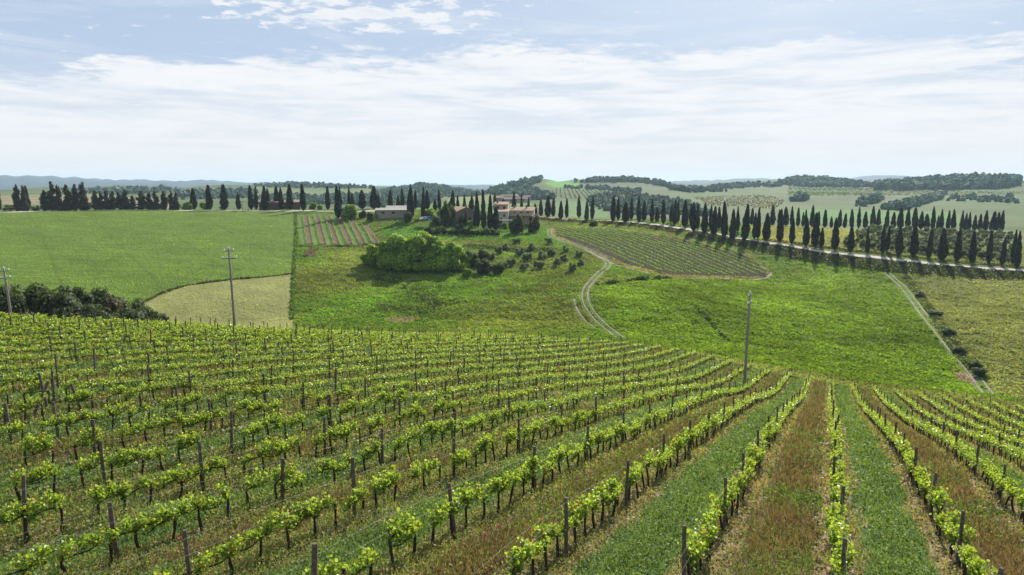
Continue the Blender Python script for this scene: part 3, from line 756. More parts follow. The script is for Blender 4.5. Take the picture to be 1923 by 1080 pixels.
def meadow():
    g = np.random.default_rng(12); n = 680000
    d = 108 * (330 / 108) ** g.random(n); a = g.uniform(R(-39), R(39), n); x, y = d * np.sin(a), d * np.cos(a)
    m = vine_mask(x, y) < 0.3; x, y, d = x[m], y[m], d[m]; z = H(x, y); px, py, _ = project(np.stack([x, y, z], 1))
    m = np.ones(len(x), bool)
    for rp, wd, st_ in [(ROADC, 4.5, 6), (ROADL, 4.5, 6)] + [(q, 0.75, 2) for q in RUTS]:
        bb = (x > rp[:, 0].min() - 5) & (x < rp[:, 0].max() + 5) & (y > rp[:, 1].min() - 5) & (y < rp[:, 1].max() + 5); ii = np.nonzero(bb)[0]
        m[ii] &= np.min(np.hypot(x[ii, None] - rp[::st_, 0][None], y[ii, None] - rp[::st_, 1][None]), 1) > wd
    m &= ~inside(MIDV, px, py) & ~inside([(557,402),(629,403),(693,425),(718,461),(564,463)], px, py)
    corn = inside([(-900,380),(330,385),(552,398),(557,455),(551,640),(250,640),(-900,640)], px, py)
    bare = inside([(262,571),(350,536),(440,525),(551,514),(551,640),(300,640)], px, py)
    m &= ~(bare & (g.random(len(x)) < 0.8)) & ~(corn & (g.random(len(x)) < 0.35))
    x, y, d, z, corn, bare = x[m], y[m], d[m], z[m], corn[m], bare[m]; n = len(x)
    c = sample(GC, x, y); clump = smoothn(x, y, 5.5, 51) + 0.7 * smoothn(x, y, 2.2, 52)
    c = c * np.clip(2.15 + 0.14 * clump + g.normal(0, 0.12, n), 1.0, 3.2)[:, None]
    dk = (~corn) & (~bare) & (clump > 1.0); c[dk] *= np.array([0.72, 0.82, 0.8])
    yl = (~corn) & (g.random(n) < 0.14 + 0.10 * np.clip(smoothn(x, y, 14, 53), -1, 1)); yl &= c[:, 1] > 1.12 * c[:, 0]; c[yl] *= np.array([1.25, 1.10, 1.0])
    c[~corn & ~bare] *= np.clip(1 + 0.11 * smoothn(x, y, 11, 54) + 0.16 * smoothn(x, y, 34, 55), 0.6, 1.5)[~corn & ~bare][:, None]
    tram = corn & (np.abs(((x * 0.80 + y * 0.60 + 1.5 * np.sin(y / 40)) % 19.0) - 9.5) < 0.45); c[tram] *= np.array([0.80, 0.74, 0.85])
    strk = smoothn(x * 0.22 + y * 0.05, y * 1.0 - x * 0.12, 5.0, 57); c[corn] *= np.clip(1 + 0.17 * strk + 0.10 * smoothn(x, y, 26, 58), 0.6, 1.5)[corn][:, None]
    mow = inside([(1430,560),(1700,530),(1850,720),(1650,715)], *project(np.stack([x, y, z], 1))[:2]) & ((x * 0.93 + y * 0.36) % 2.6 < 0.8); c[mow] *= np.array([0.84, 0.86, 0.9])
    h = np.where(corn, 0.30, np.where(bare, 0.12, 0.42)) * np.clip(1 + 0.35 * clump * (~corn) + g.normal(0, 0.25, n), 0.35, 2.2)
    P = np.stack([x, y, z + h * 0.35], 1); N = rand_normals(n, 1.1, g)
    V, Fq, C = leaf_quads(P, h * 0.95, g, N=N, asp=0.7, C=c)
    tag(link('meadow_grass', mesh('meadow_grass', V, Fq, C), M['meadow']), 'rough green pasture grass covering the valley and slope', kind='stuff')
meadow()

# ------------------------------------------------------------------ trees
def blob_cloud(blobs, n, size, g, cols, up=0.5, asp=0.75, shell=0.72, core=0.8, corecol=None, light=None):
    """foliage of many small leaf clusters spread through a set of ellipsoids (centre, radii), round dark inner masses"""
    b = MB(); w_ = np.array([rx * ry + rx * rz for _, (rx, ry, rz) in blobs]); w_ = w_ / w_.sum()
    cols = np.asarray(cols, float)
    for (c, r), f in zip(blobs, w_):
        m = max(8, int(n * f)); D = rand_normals(m, 0.15, g); q = shell + (1.08 - shell) * g.random(m) ** 0.6
        P = np.asarray(c) + D * np.asarray(r) * q[:, None]
        Nn = D + 0.7 * g.normal(size=(m, 3)); Nn[:, 2] += up; Nn /= np.linalg.norm(Nn, axis=1)[:, None]
        C = cols[g.integers(0, len(cols), m)] * g.uniform(0.7, 1.3, (m, 1)) * g.uniform(0.85, 1.15)
        V, Fq, C = leaf_quads(P, size * g.uniform(0.6, 1.4, m), g, N=Nn, asp=asp, C=C); b.add(V, None, Fq, C)
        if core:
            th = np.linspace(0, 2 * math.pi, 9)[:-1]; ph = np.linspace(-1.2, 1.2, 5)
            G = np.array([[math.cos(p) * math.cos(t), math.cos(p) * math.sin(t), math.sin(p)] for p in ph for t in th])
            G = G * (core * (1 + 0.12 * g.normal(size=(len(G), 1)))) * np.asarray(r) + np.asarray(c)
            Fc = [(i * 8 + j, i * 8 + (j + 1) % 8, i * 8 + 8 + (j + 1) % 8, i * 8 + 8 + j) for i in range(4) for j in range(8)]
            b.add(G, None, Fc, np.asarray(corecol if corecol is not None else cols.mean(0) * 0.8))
    return b

CYPC = [(0.020, 0.031, 0.017), (0.027, 0.038, 0.020), (0.034, 0.043, 0.022), (0.040, 0.040, 0.024), (0.018, 0.026, 0.017)]
def make_cypress(seed):
    """12 m tall, 2.4 m wide column"""
    g = np.random.default_rng(seed); b = MB(); n = 1500
    peak = g.uniform(0.20, 0.38); sharp = g.uniform(0.48, 0.72)
    def prof(t):
        lo = np.clip((t + 0.012) / 0.10, 0, 1) ** 0.6; hi = np.clip((1 - t) / (1 - peak), 0, 1) ** sharp
        return 1.2 * np.minimum(lo, 1) * np.where(t > peak, hi, 1.0) * (0.74 + 0.26 * np.clip(t / peak, 0, 1))
    ph = g.uniform(0, 6.28, 4)
    def lump(t, a): return 1 + 0.10 * np.sin(3 * a + 9 * t + ph[0]) + 0.08 * np.sin(2 * a - 17 * t + ph[1]) + 0.06 * np.sin(23 * t + ph[2])
    t = g.random(n) ** 1.1; a = g.uniform(0, 6.283, n); r = prof(t) * lump(t, a) * g.uniform(0.80, 1.10, n)
    P = np.stack([r * np.cos(a), r * np.sin(a), 0.7 + 11.0 * t], 1)
    N = np.stack([np.cos(a), np.sin(a), 0.3 + 0 * a], 1) + 0.55 * g.normal(size=(n, 3)); N /= np.linalg.norm(N, axis=1)[:, None]
    up = np.array([0, 0, 1.0]) + 0.28 * g.normal(size=(n, 3)) + 0.25 * np.stack([np.cos(a), np.sin(a), 0 * a], 1)
    up -= (up * N).sum(1)[:, None] * N; up /= np.linalg.norm(up, axis=1)[:, None]; sd = np.cross(N, up)
    s = g.uniform(0.32, 0.62, n)[:, None]
    V = np.stack([P - up * s * 0.9, P - up * s * 0.2 + sd * s * 0.42, P + up * s * 1.1, P - up * s * 0.2 - sd * s * 0.42], 1).reshape(-1, 3)
    tint = np.array([1, 1, 1]) * g.uniform(0.85, 1.5) * (1 + np.array([0.22, 0, -0.05]) * g.uniform(-0.3, 1.0)); C = np.array(CYPC)[g.integers(0, 5, n)] * g.uniform(0.7, 1.35, (n, 1)) * tint; b.add(V, None, np.arange(4 * n).reshape(n, 4), np.repeat(C, 4, 0))
    tt = np.linspace(0.01, 0.985, 16); aa = np.linspace(0, 6.283, 11)[:-1]; T_, A_ = np.meshgrid(tt, aa, indexing='ij')
    rr_ = 0.86 * prof(T_) * lump(T_, A_); Vc = np.stack([rr_ * np.cos(A_), rr_ * np.sin(A_), 0.7 + 11.0 * T_], 2).reshape(-1, 3)
    Fc = [(i * 10 + j, i * 10 + (j + 1) % 10, i * 10 + 10 + (j + 1) % 10, i * 10 + 10 + j) for i in range(15) for j in range(10)]
    b.add(Vc, None, Fc, (0.018, 0.026, 0.015))
    tr = MB(); tr.tube([(0, 0, -0.6), (0.02, 0, 0.5), (0, 0.03, 2.0), (0, 0, 5)], [0.24, 0.18, 0.15, 0.06], 7)
    return b.me('cypress_crown'), tr.me('cypress_trunk', True)
CYV = [make_cypress(300 + i) for i in range(14)]
for a, b in CYV: a.materials.append(M['cypress']); b.materials.append(M['trunk'])
TG = np.random.default_rng(77)
def place_tree(name, variant, px, by, ty, w_, dfix, hh, ww, label, cat, group, lift=0.0):
    x, y, z, d = hit(px, by, dfix[0], dfix[1]) if isinstance(dfix, tuple) else (*at(px, dfix), dfix)
    dep = y * math.cos(PITCH) - (z - CZ) * math.sin(PITCH)
    h = max(1.5, rise(ty, px, math.hypot(x, y)) - z); ws = w_ * dep / F
    o = empty(name, (x, y, z), TG.uniform(0, 6.28), (ws / ww, ws / ww, h / hh)); tag(o, label, cat, group)
    if 'cypress' in name: o.rotation_euler[0] = R(TG.normal(0, 1.3)); o.rotation_euler[1] = R(TG.normal(0, 1.3))
    for nm, me in zip(('crown', 'trunk'), variant):
        if me is not None: link(nm, me, None, o)
    return o, h
# column, top row, base row, width: along the ridge road from the far end to the farm
RIDGE = [(9,354,382,9),(63,350,387,11),(372,354,393,12),(401,348.5,394,12),(429,347,394.5,14),(455,363,394,9),(478,348.5,394,10),(487,351,394,8),(502,350,394.5,11),(510,355,393,9),(526,351,393,12),(534,354,393,10),(550,347,395,12),(575,347,396.5,11),(620,350,395,9),(639,350,411,12),(643,352,392,7),(660,352,386,6),(666,363,388,8),(684,358,393,14),(706,350,391,16),(714,365,390,8),(735.6,356,387,9),(750.5,368,387,7),(759,355,387,8),(782.5,357,391,7)]
FARM = [(773,351,412,14),(796,352,412,8),(804,358,392.5,10),(818.5,375,395,8),(827,357,395,7),(851,358,388,10),(861,367,388,6),(873.5,367,391,6),(886,369,395,10),(847,379,408,10),(875.6,398,426,6),(893,389,428,7),(898,363,428,10),(909,358,432,10),(920.4,368,432,10),(931.6,389,432,14),(930,362,385,6),(945,373,383,6),(965,361,390,8),(980,367,390,6),(992,371,396,6)]
FRONT = [(1004,383,404,9),(1015,375,408,8),(1028,368,410,12),(1038,373,407,8),(1052,378,412,9),(1063,373,410,7),(1086,368,410,8),(1100,378,417,8),(1110,368,413,8),(1149,368,417,10),(1159,371,414,8),(1173,381,418,14),(1183,373,414,8),(1197.5,371,418,9),(1207,378,415,10),(1221.5,375,418,8),(1231.5,389,417,9),(1243,375,422,9),(1256.5,383,418,7),(1263.6,375,422,10),(1270,378,418,7),(1283,376,428,12),(1294,383,422,7),(1299.6,381,431.5,12),(1307,385,431,8),(1320,383,435,12),(1331,385,430,7),(1337.5,389,438,12),(1347,389,430,8),(1358,380,443,13),(1373,394,444.5,12),(1382,389,436,8),(1395,384.5,449,14),(1413.7,401,451,9),(1420,391,449,9),(1436,401,454,14),(1461,394,457,12),(1483.6,410,460.7,10),(1510.5,410,465.5,12),(1528,401,465,14),(1539.6,428,465.5,9),(1565.6,410,472,13),(1595,422,475,12),(1627,430,477,8),(1655.6,422,478.5,9),(1663,427,472,8),(1686,423,482,13),(1714,423,483,14),(1742,430,486.6,10),(1768,430,490,16),(1796,430,493,12),(1825,435,496,12),(1855.6,435,496,10),(1881.5,446,499.5,9),(1901,433,498,9),(1910,435,504.5,11)]
BACK = [(1407,391,423,8),(1446,385,422,10),(1458.6,394,427,7),(1471,389,425,11),(1482,388,428,7),(1493.6,391,428,7),(1503,399,423,6),(1508,394,422,6),(1519.6,386,425,9),(1531.5,397,428,7),(1544,394,427,8),(1556,407,427,6),(1570.4,394,427,8),(1580.5,401,428,7),(1594,393,427,8),(1607,389,430,7),(1619,397.5,430,9),(1633,388,428,10),(1643,393,428,8),(1658.6,394,428,8),(1671,399,431.5,9),(1684,391,431.5,11),(1698,391,431.5,9),(1711.4,390,430,11),(1723,397.5,431.5,9),(1734,402,431.5,10),(1745.4,389,433,8),(1754,405,431.5,6),(1760.6,394,431.5,8),(1773,396,431.5,7),(1783,394,435,9),(1799,396,435,7),(1806,401,431.5,7),(1812.5,399,435,7),(1823,404,435,8),(1833,402,433,8),(1843,396,435,9),(1855.6,397.5,435,11),(1866,399,435,8),(1873,396,435,8)]
RD = sorted((p[0], p[2]) for p in ROADD)
def road_d(px): return float(np.interp(px, [a for a, _ in RD], [b for _, b in RD]))
def cyp_look(h, w_, top, base):
    r = (base - top) / w_
    return ("tall " if base - top > 44 else "short " if base - top < 30 else "") + ("slim" if r > 5.2 else "broad" if r < 3.4 else "narrow")
for L, ph, grp, dist in ((RIDGE, "cypress, {} along the ridge road counted from the bushy pines", 'cypresses along the ridge road', None),
                         (FARM, "cypress, {} among the farmhouses counted from the long barn", 'cypresses around the farm', None),
                         (FRONT, "cypress, {} along the gravel road counted from the farm", 'cypresses lining the gravel road', 'road'),
                         (BACK, "cypress, {} in the avenue behind the olive grove", 'cypresses of the avenue behind the olive grove', 'back')):
    for i, (px, ty, by, w_) in enumerate(sorted(L)):
        if dist == 'road':
            rd = road_d(px); x, y, z, d = hit(px, by, rd - 14, rd + 26)
            if abs(d - rd) < 3.4: d = rd - 3.6 if by > np.interp(px, [a[0] for a in ROADD], [a[1] for a in ROADD]) else rd + 4.0
        elif dist == 'back': d = float(np.interp(px, (1407, 1450, 1560, 1700, 1850), (352, 358, 368, 380, 392)))
        else: d = hit(px, by, 265, 338)[3]
        place_tree('cypress', CYV[int(TG.integers(0, 14))], px, by, ty, w_, d, 11.7, 2.5, f"{cyp_look(0, w_, ty, by)} dark " + ph.format(ordw(i + 1)), 'tree', grp)

# loose dark conifers at the far end of the ridge road
CONC = [(0.042, 0.050, 0.028), (0.060, 0.058, 0.034), (0.080, 0.068, 0.042), (0.036, 0.046, 0.030)]
def make_conifer(seed):
    """8 m tall, 4 m wide, ragged"""
    g = np.random.default_rng(seed); bl = []
    for i in range(15):
        t = (i + 0.6) / 15.5; r = 2.0 * (1 - t) ** 0.6 * g.uniform(0.6, 1.0) + 0.25; a = g.uniform(0, 6.28); off = r * g.uniform(0.1, 0.6)
        bl.append(((off * math.cos(a), off * math.sin(a), 0.5 + 7.0 * t), (r * 0.78, r * 0.78, 0.75 * g.uniform(0.8, 1.3))))
    b = blob_cloud(bl, 1500, 0.6, g, CONC, 0.3, 0.55, 0.45, 0.5, (0.026, 0.032, 0.02))
    tr = MB(); tr.tube([(0, 0, -0.5), (0.05, 0, 2), (0, 0.05, 5), (0, 0, 7.6)], [0.2, 0.16, 0.1, 0.03], 7)
    return b.me('conifer_crown'), tr.me('conifer_trunk', True)
COV = [make_conifer(400 + i) for i in range(6)]
for a, b in COV: a.materials.append(M['cypress']); b.materials.append(M['trunk'])
PINES = [(34,344,386,15),(46,346,386,13),(84,355,388,16),(99,338,387,15),(111,346,387,15),(127,344,387,18),(142,343,386,14),(157,340,388,18),(179,355,389,13),(190,359,389,14),(201,355,389,13),(213,357,389,15),(224,359,389,14),(237,355,390,17),(249,366,390,12),(266,357,390,18),(281,360,390,14),(292,357,390,14),(308,357,390,14),(323,359,390,13),(332,360,390,11)]
for i, (px, ty, by, w_) in enumerate(PINES):
    place_tree('conifer', COV[i % 6], px, by, ty, w_ * 1.25, (300, 336), 8.0, 3.8, f"{'tall' if by - ty > 42 else 'squat'} ragged dark conifer, {ordw(i + 1)} of the dense row beyond the cornfield", 'tree', 'conifers in the dense row beyond the cornfield')

# round broadleaf trees and bushes
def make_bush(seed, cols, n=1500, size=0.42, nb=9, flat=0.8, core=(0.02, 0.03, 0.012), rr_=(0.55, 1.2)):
    """4 m tall, 5 m wide"""
    g = np.random.default_rng(seed); bl = []
    for i in range(nb):
        a = g.uniform(0, 6.28); q = g.random() ** 0.6 * 1.6; r = g.uniform(*rr_); z = 0.75 + 2.1 * (1 - (q / 2.2) ** 2) * (g.uniform(0.35, 1.0) if i > nb // 2 else g.uniform(0.0, 0.2))
        bl.append(((q * math.cos(a), q * math.sin(a), z), (r, r, r * flat)))
    b = blob_cloud(bl, n, size, g, cols, 0.55, 0.8, 0.66, 0.70, core)
    A_ = np.concatenate(b.V); sx = 5.0 / np.percentile(np.abs(A_[:, :2]), 99.5) / 2; sz = 3.9 / np.percentile(A_[:, 2], 99.7); b.V = [q * np.array([sx, sx, sz]) for q in b.V]
    tr = MB()
    for j in range(3): tr.tube([(0.1 * j, 0, -0.4), (0.2 * j - 0.2, 0.1 * j, 0.7), (0.9 * math.cos(j * 2.1), 0.9 * math.sin(j * 2.1), 2.0)], [0.12, 0.09, 0.04], 6)
    me, tm = b.me('bush_crown'), tr.me('bush_trunk', True); me.materials.append(M['leaf']); tm.materials.append(M['trunk'])
    return me, tm
LIGHT = [make_bush(500 + i, [(0.17, 0.29, 0.03), (0.23, 0.36, 0.04), (0.11, 0.21, 0.025), (0.30, 0.40, 0.06)], 3600, 0.36, 17) for i in range(4)]
BUSHY = [make_bush(600 + i, [(0.20, 0.33, 0.032), (0.27, 0.41, 0.045), (0.14, 0.26, 0.03), (0.34, 0.45, 0.065)], 6500, 0.25, 13, core=(0.05, 0.10, 0.018), rr_=(0.45, 1.0)) for i in range(4)]
DARK = [make_bush(520 + i, [(0.060, 0.095, 0.026), (0.078, 0.112, 0.03), (0.050, 0.075, 0.026), (0.10, 0.115, 0.036)], 4200, 0.25, 18) for i in range(4)]
OLIVE = [make_bush(540 + i, [(0.15, 0.19, 0.11), (0.19, 0.225, 0.14), (0.12, 0.16, 0.085)], 1100, 0.27, 10, core=(0.09, 0.11, 0.06)) for i in range(4)]
BROWN = [make_bush(560 + i, [(0.075, 0.062, 0.032), (0.055, 0.058, 0.026), (0.09, 0.075, 0.04)], 900, 0.40, 7) for i in range(3)]
def bush(name, V, i, px, top, base, w_, d, label, group=None, cat='bush'):
    return place_tree(name, V[i % len(V)], px, base, top, w_ * 1.0, d, 3.9, 5.0, label, cat, group)
THICK = [(703,472,500,36),(722,455,504,44),(751,441,505,56),(787,437,506,60),(823,446,507,52),(851,456,507,44),(868,472,507,30),(766,468,510,44),(806,470,511,46),(736,478,508,38)]
for i, (px, t, b, w_) in enumerate(THICK):
    bush('round_tree', BUSHY, i, px, t, b, w_ * 1.4, (170, 235), f"bright green round tree, {ordw(sorted(q[0] for q in THICK).index(px) + 1)} across the thicket in the pasture", 'trees merging into the thicket in the pasture', 'tree')
for i, (px, t, b, w_, l) in enumerate([(907,487,515,38,'rounded dark green shrub beside the bright thicket'),(937,493,514,24,'small dark green shrub just past the rounded one by the thicket'),(877,504,521,20,'low light green shrub at the foot of the thicket'),(885,470,503,34,'dark shrub pressed against the end of the bright thicket'),(910,468,490,30,'grey green shrub behind the rounded dark shrub')]):
    bush('shrub', LIGHT if i == 2 else DARK, i, px, t, b, w_, (165, 240), l)
BANK = [(15,536,596,52),(48,534,600,58),(76,546,604,48),(102,543,606,54),(136,538,606,62),(163,543,607,56),(190,553,610,52),(214,558,611,46),(240,564,613,46),(264,578,615,40),(286,590,618,34),(120,562,612,50),(175,572,614,50),(228,582,616,44)]
for i, (px, t, b, w_) in enumerate(BANK):
    bush('bank_bush', BROWN if i % 4 == 2 else DARK, i, px, t, b, w_ * 1.35, 112.0 + 4 * (i % 3) - (8 if i > 10 else 0), f"dark dense bush, {ordw(sorted(q[0] for q in BANK).index(px) + 1)} along the bank behind the vineyard brow", 'dark bushes on the bank behind the vineyard brow')
FARMB = [(657,384,413,30,LIGHT,'light green bushy tree beside the twin cypress near the barn'),(648,390,412,20,DARK,'dark bush at the foot of the twin cypress'),(680.5,394,410,15,DARK,'dark round bush between the bushy tree and the barn'),(697,398,416,16,DARK,'dark round bush in front of the barn end'),(708,395,410,11,LIGHT,'small light green bush touching the barn corner'),(767,398,418,16,DARK,'dark bush under the big cypress by the barn'),(806,392,409,26,LIGHT,'light green tree in the farmyard between the cypresses'),(820,405,424,22,DARK,'dark green bush below the farmyard tree'),(835,379,428,22,DARK,'broad dark tree in front of the farmhouses'),(847,386,424,20,DARK,'second broad dark tree hiding the brick farmhouse corner'),(853,408,425,15,OLIVE,'grey green bush in front of the brick farmhouse'),(862,420,437,17,DARK,'low dark round shrub below the brick farmhouse'),(866,402,425,14,DARK,'dark bush against the brick farmhouse wall'),(884,414,427,13,LIGHT,'pale green bush between the farm cypresses'),(969,402,440,28,DARK,'large dark green tree before the cream farmhouse wall'),(986,408,425,18,LIGHT,'yellowish bush beside the large dark tree at the long wing'),(1003,402,436,21,BROWN,'brownish dark round tree at the end of the long wing'),(996,420,437,14,BROWN,'small brownish shrub under the round tree'),(950,418,430,14,LIGHT,'bright green shrub at the pergola'),(352,380,394,22,LIGHT,'yellow green bush at the end of the conifer row'),(386,380,393,22,LIGHT,'yellow green bush behind the first ridge cypresses'),(418,387,394,12,LIGHT,'small yellow green bush between two ridge cypresses'),(588,380,394,14,LIGHT,'green bush behind the ridge road near the old brick building'),(601,384,394,10,LIGHT,'small green bush further along the ridge road'),(20,384,397,26,OLIVE,'grey shrub at the road bend by the far cypress'),(112,383,395,20,OLIVE,'grey shrub before the conifer row by the road'),(66,386,396,16,OLIVE,'grey shrub near the dark cypress by the road bend'),(1115,414,426,18,DARK,'dark round shrub below the gravel road')]
for i, (px, t, b, w_, V, l) in enumerate(FARMB): bush('bush' if 'tree' not in l else 'round_tree', V, i, px, t, b, w_, (250, 336), l, None, 'tree' if 'tree' in l.split(' ')[:4] else 'bush')
OL = [(935,462,477,20),(950,456,470,18),(975,464,480,20),(990,474,490,22),(1000,456,470,18),(1018,470,486,22),(1035,464,480,20),(1012,488,505,22),(1045,484,500,20),(1060,476,492,20),(1075,493,510,18),(960,484,500,20),(985,494,508,20),(1090,486,500,16),(922,474,488,20),(944,490,504,18),(1030,446,458,16),(1062,460,473,16),(1088,470,483,16),(970,446,458,16)]
for i, (px, t, b, w_) in enumerate(OL):
    bush('olive_tree', OLIVE, i, px, t, b, w_, (175, 275), f"small grey green olive tree, {ordw(sorted(q[0] for q in OL).index(px) + 1)} on the pasture between thicket and far vineyard", 'young olive trees scattered on the pasture', 'olive tree')
# olive grove between the two avenues
GR = np.random.default_rng(91); row_n = 0
for r_ in range(9):
    t = (r_ + 1) / 10.0; row = []
    for px in np.arange(1585 + r_ * 6, 1900, 17.0):
        d0, d1 = road_d(px) + 8, float(np.interp(px, (1450, 1560, 1700, 1850), (358, 368, 380, 392))) - 8
        d = d0 + (d1 - d0) * t ** 1.15 + GR.normal(0, 1.0); row.append((px + GR.normal(0, 2.5), d))
    for j, (px, d) in enumerate(row):
        x, y, z = at(px, d); h = GR.uniform(1.7, 2.9); s = h / 3.9
        o = empty('olive_tree', (x, y, z), GR.uniform(0, 6.28), (s * 0.95, s * 0.95, s))
        tag(o, f"small grey olive tree, {ordw(j + 1)} in the {ordw(r_ + 1)} grove row behind the gravel road", 'olive tree', 'olive trees in the grove between the cypress avenues')
        for nm, me in zip(('crown', 'trunk'), OLIVE[int(GR.integers(0, 4))]): link(nm, me, None, o)
# dark shrubs beside the straight track and under the farm
HE = [(1728,556),(1757,592),(1779,626),(1800,661),(1828,690),(1841,704)]
for i, (px, py) in enumerate(HE):
    k = 1 + (py - 540) / 260
    bush('shrub', DARK, i, px, py - 6 * k * GR.uniform(0.7, 1.2), py + 3, 20 * k * GR.uniform(0.7, 1.2), (118, 250), f"low ragged shrub, {ordw(i + 1)} down the weedy strip beside the straight dirt track", 'shrubs in the weedy strip beside the straight track')
for i in range(13):
    px = 802 + i * 11; bush('shrub', BROWN if i % 2 else DARK, i, px, 428 + 2.5 * math.sin(i * 1.7) + i * 0.3, 439 + i * 0.25, 17, (235, 300), f"dusky low shrub, {ordw(i + 1)} along the hedge below the farm", 'shrubs of the low hedge below the farm')

# ------------------------------------------------------------------ rows of the other vineyards
def rows_field(name, poly, d0, d1, pa, pb, spacing, per_m, size, hgt, cols, label, seed, wood=True, posts=0):
    g = np.random.default_rng(seed)
    A = np.array(hit(*pa, d0, d1)[:2]); B = np.array(hit(*pb, d0, d1)[:2]); e = (B - A) / np.linalg.norm(B - A); nrm = np.array([-e[1], e[0]])
    sel = inside(poly, PX, PY) & (RR > d0) & (RR < d1)
    Q = np.stack([GX[sel], GY[sel]], 1) - A; s_, t_ = Q @ e, Q @ nrm
    K = np.arange(math.floor(t_.min() / spacing), math.ceil(t_.max() / spacing) + 1)
    n = int((s_.max() - s_.min()) * per_m); S_, K_ = np.meshgrid(np.linspace(s_.min(), s_.max(), n), K)
    S_ = S_ + g.uniform(-0.5, 0.5, S_.shape) / per_m; T_ = K_ * spacing + g.normal(0, size * 0.24, S_.shape)
    xy = A + S_.ravel()[:, None] * e + T_.ravel()[:, None] * nrm; x, y = xy.T; z = H(x, y)
    px, py, _ = project(np.stack([x, y, z], 1)); m = inside(poly, px, py) & (np.hypot(x, y) > d0) & (np.hypot(x, y) < d1)
    x, y, z = x[m], y[m], z[m]; n = len(x); P = np.stack([x, y, z + hgt * g.uniform(0.62 if wood else 0.45, 1.05, n)], 1)
    cols = np.asarray(cols); C = cols[g.integers(0, len(cols), n)] * g.uniform(0.75, 1.3, (n, 1))
    b = MB(); V, Fq, C = leaf_quads(P, size * g.uniform(0.7, 1.35, n), g, 0.6, asp=0.8, C=C); b.add(V, None, Fq, C)
    if wood:                                             # dark uprights: trunks, doubling as a painted shade line under the leaves
        j = np.arange(0, n, 3); Pb = np.stack([x[j], y[j], z[j]], 1); wv = np.array([e[0], e[1], 0]) * 0.085; up = np.array([0, 0, hgt * 0.70])
        V = np.stack([Pb - wv, Pb + wv, Pb + wv + up, Pb - wv + up], 1).reshape(-1, 3); b.add(V, None, np.arange(len(V)).reshape(-1, 4), (0.05, 0.035, 0.025))
    tag(link(name, b.me(name), M['leaf']), label, kind='stuff')
    return A, e, nrm
rows_field('vineyard_rows', MIDV, 175, 320, (1038,436), (1252,517), 3.0, 9.0, 0.36, 1.05, [(0.16,0.29,0.04),(0.22,0.36,0.05),(0.12,0.23,0.035)], 'rows of young vines in the far vineyard under the gravel road', 61)
PLOT = [(559,405),(627,405),(690,426),(714,458),(566,460)]
rows_field('vineyard_rows', PLOT, 235, 318, (590,410), (601,458), 2.2, 5.0, 0.36, 0.7, [(0.16,0.27,0.045),(0.22,0.32,0.06)], 'rows of vines in the small striped plot below the ridge road', 62)
def plot_stripes():
    A = np.array(hit(590, 410, 235, 318)[:2]); B = np.array(hit(601, 458, 235, 318)[:2]); e = (B - A) / np.linalg.norm(B - A); nrm = np.array([-e[1], e[0]])
    g = np.random.default_rng(63); s = MB()
    for k in range(-14, 16, 2):
        t0, t1 = (k + 0.02) * 2.2, (k + 0.98) * 2.2; pr = []
        for q in np.arange(-12, 90, 0.8):
            j1, j2 = g.normal(0, 0.13, 2); a, b_ = A + e * q + nrm * (t0 + j1), A + e * q + nrm * (t1 + j2); c = (a + b_) / 2; px, py, _ = project(np.array([c[0], c[1], H(c[0], c[1])]))
            if inside(PLOT, np.array([px]), np.array([py]))[0] and np.hypot(*c) > 235: pr.append((a, b_))
        if len(pr) < 3: continue
        pr = np.array(pr); W5 = np.linspace(0, 1, 5)[None, :, None]; pr = pr[:, :1] * (1 - W5) + pr[:, 1:] * W5
        V = np.concatenate([pr, H(pr[..., 0], pr[..., 1])[..., None] + 0.16], 2).reshape(-1, 3)
        s.add(V, None, [(5*i+a, 5*i+a+1, 5*i+a+6, 5*i+a+5) for i in range(len(pr) - 1) for a in range(4)])
    tag(link('tilled_soil', s.me('tilled_soil', True), M['tilled']), 'brown tilled strips between the vines of the small plot', kind='structure')
M['tilled'] = pmat('tilled_soil', (0.110, 0.066, 0.034), 0.95, (0.8, 0.55, 1.45), bump=0.15, bump_scale=2)
plot_stripes()

# ------------------------------------------------------------------ undergrowth: bramble banks and long grass along edges
def undergrowth(name, line, half, n, size, hgt, cols, label, seed, dist=None, flip=0.0):
    """line: (column,row) seen on the ground or (column,distance); half: spread across, metres"""
    g = np.random.default_rng(seed)
    P = np.array([at(a, b)[:2] for a, b in line]) if dist is None else np.array([hit(a, b, *dist)[:2] for a, b in line])
    s = np.concatenate([[0], np.cumsum(np.hypot(*np.diff(P, axis=0).T))]); q = g.uniform(0, s[-1], n)
    x, y = np.interp(q, s, P[:, 0]), np.interp(q, s, P[:, 1]); j = np.clip(np.searchsorted(s, q) - 1, 0, len(s) - 2)
    T = (P[j + 1] - P[j]); T /= np.linalg.norm(T, axis=1)[:, None]; off = g.uniform(-1, 1, n) * half + flip
    x, y = x - T[:, 1] * off, y + T[:, 0] * off; lump = np.clip(0.7 + 0.55 * smoothn(x, y, 4.5, seed), 0.12, 1.9)
    z = H(x, y) + g.random(n) * hgt * lump * np.clip(1.1 - ((off - flip) / half) ** 2, 0.12, 1)
    cols = np.asarray(cols); C = cols[g.integers(0, len(cols), n)] * g.uniform(0.65, 1.35, (n, 1))
    V, Fq, C = leaf_quads(np.stack([x, y, z], 1), size * g.uniform(0.6, 1.4, n), g, 0.5, asp=0.75, C=C)
    tag(link(name, mesh(name, V, Fq, C), M['leaf']), label, kind='stuff')
undergrowth('undergrowth', [(px, road_d(px) - 9.0) for px in range(1000, 1300, 20)], 4.6, 13000, 0.5, 0.7, [(0.085,0.068,0.038),(0.062,0.058,0.030),(0.10,0.085,0.045),(0.05,0.055,0.026)], 'dry brownish bank of weeds under the gravel road near the farm', 71)
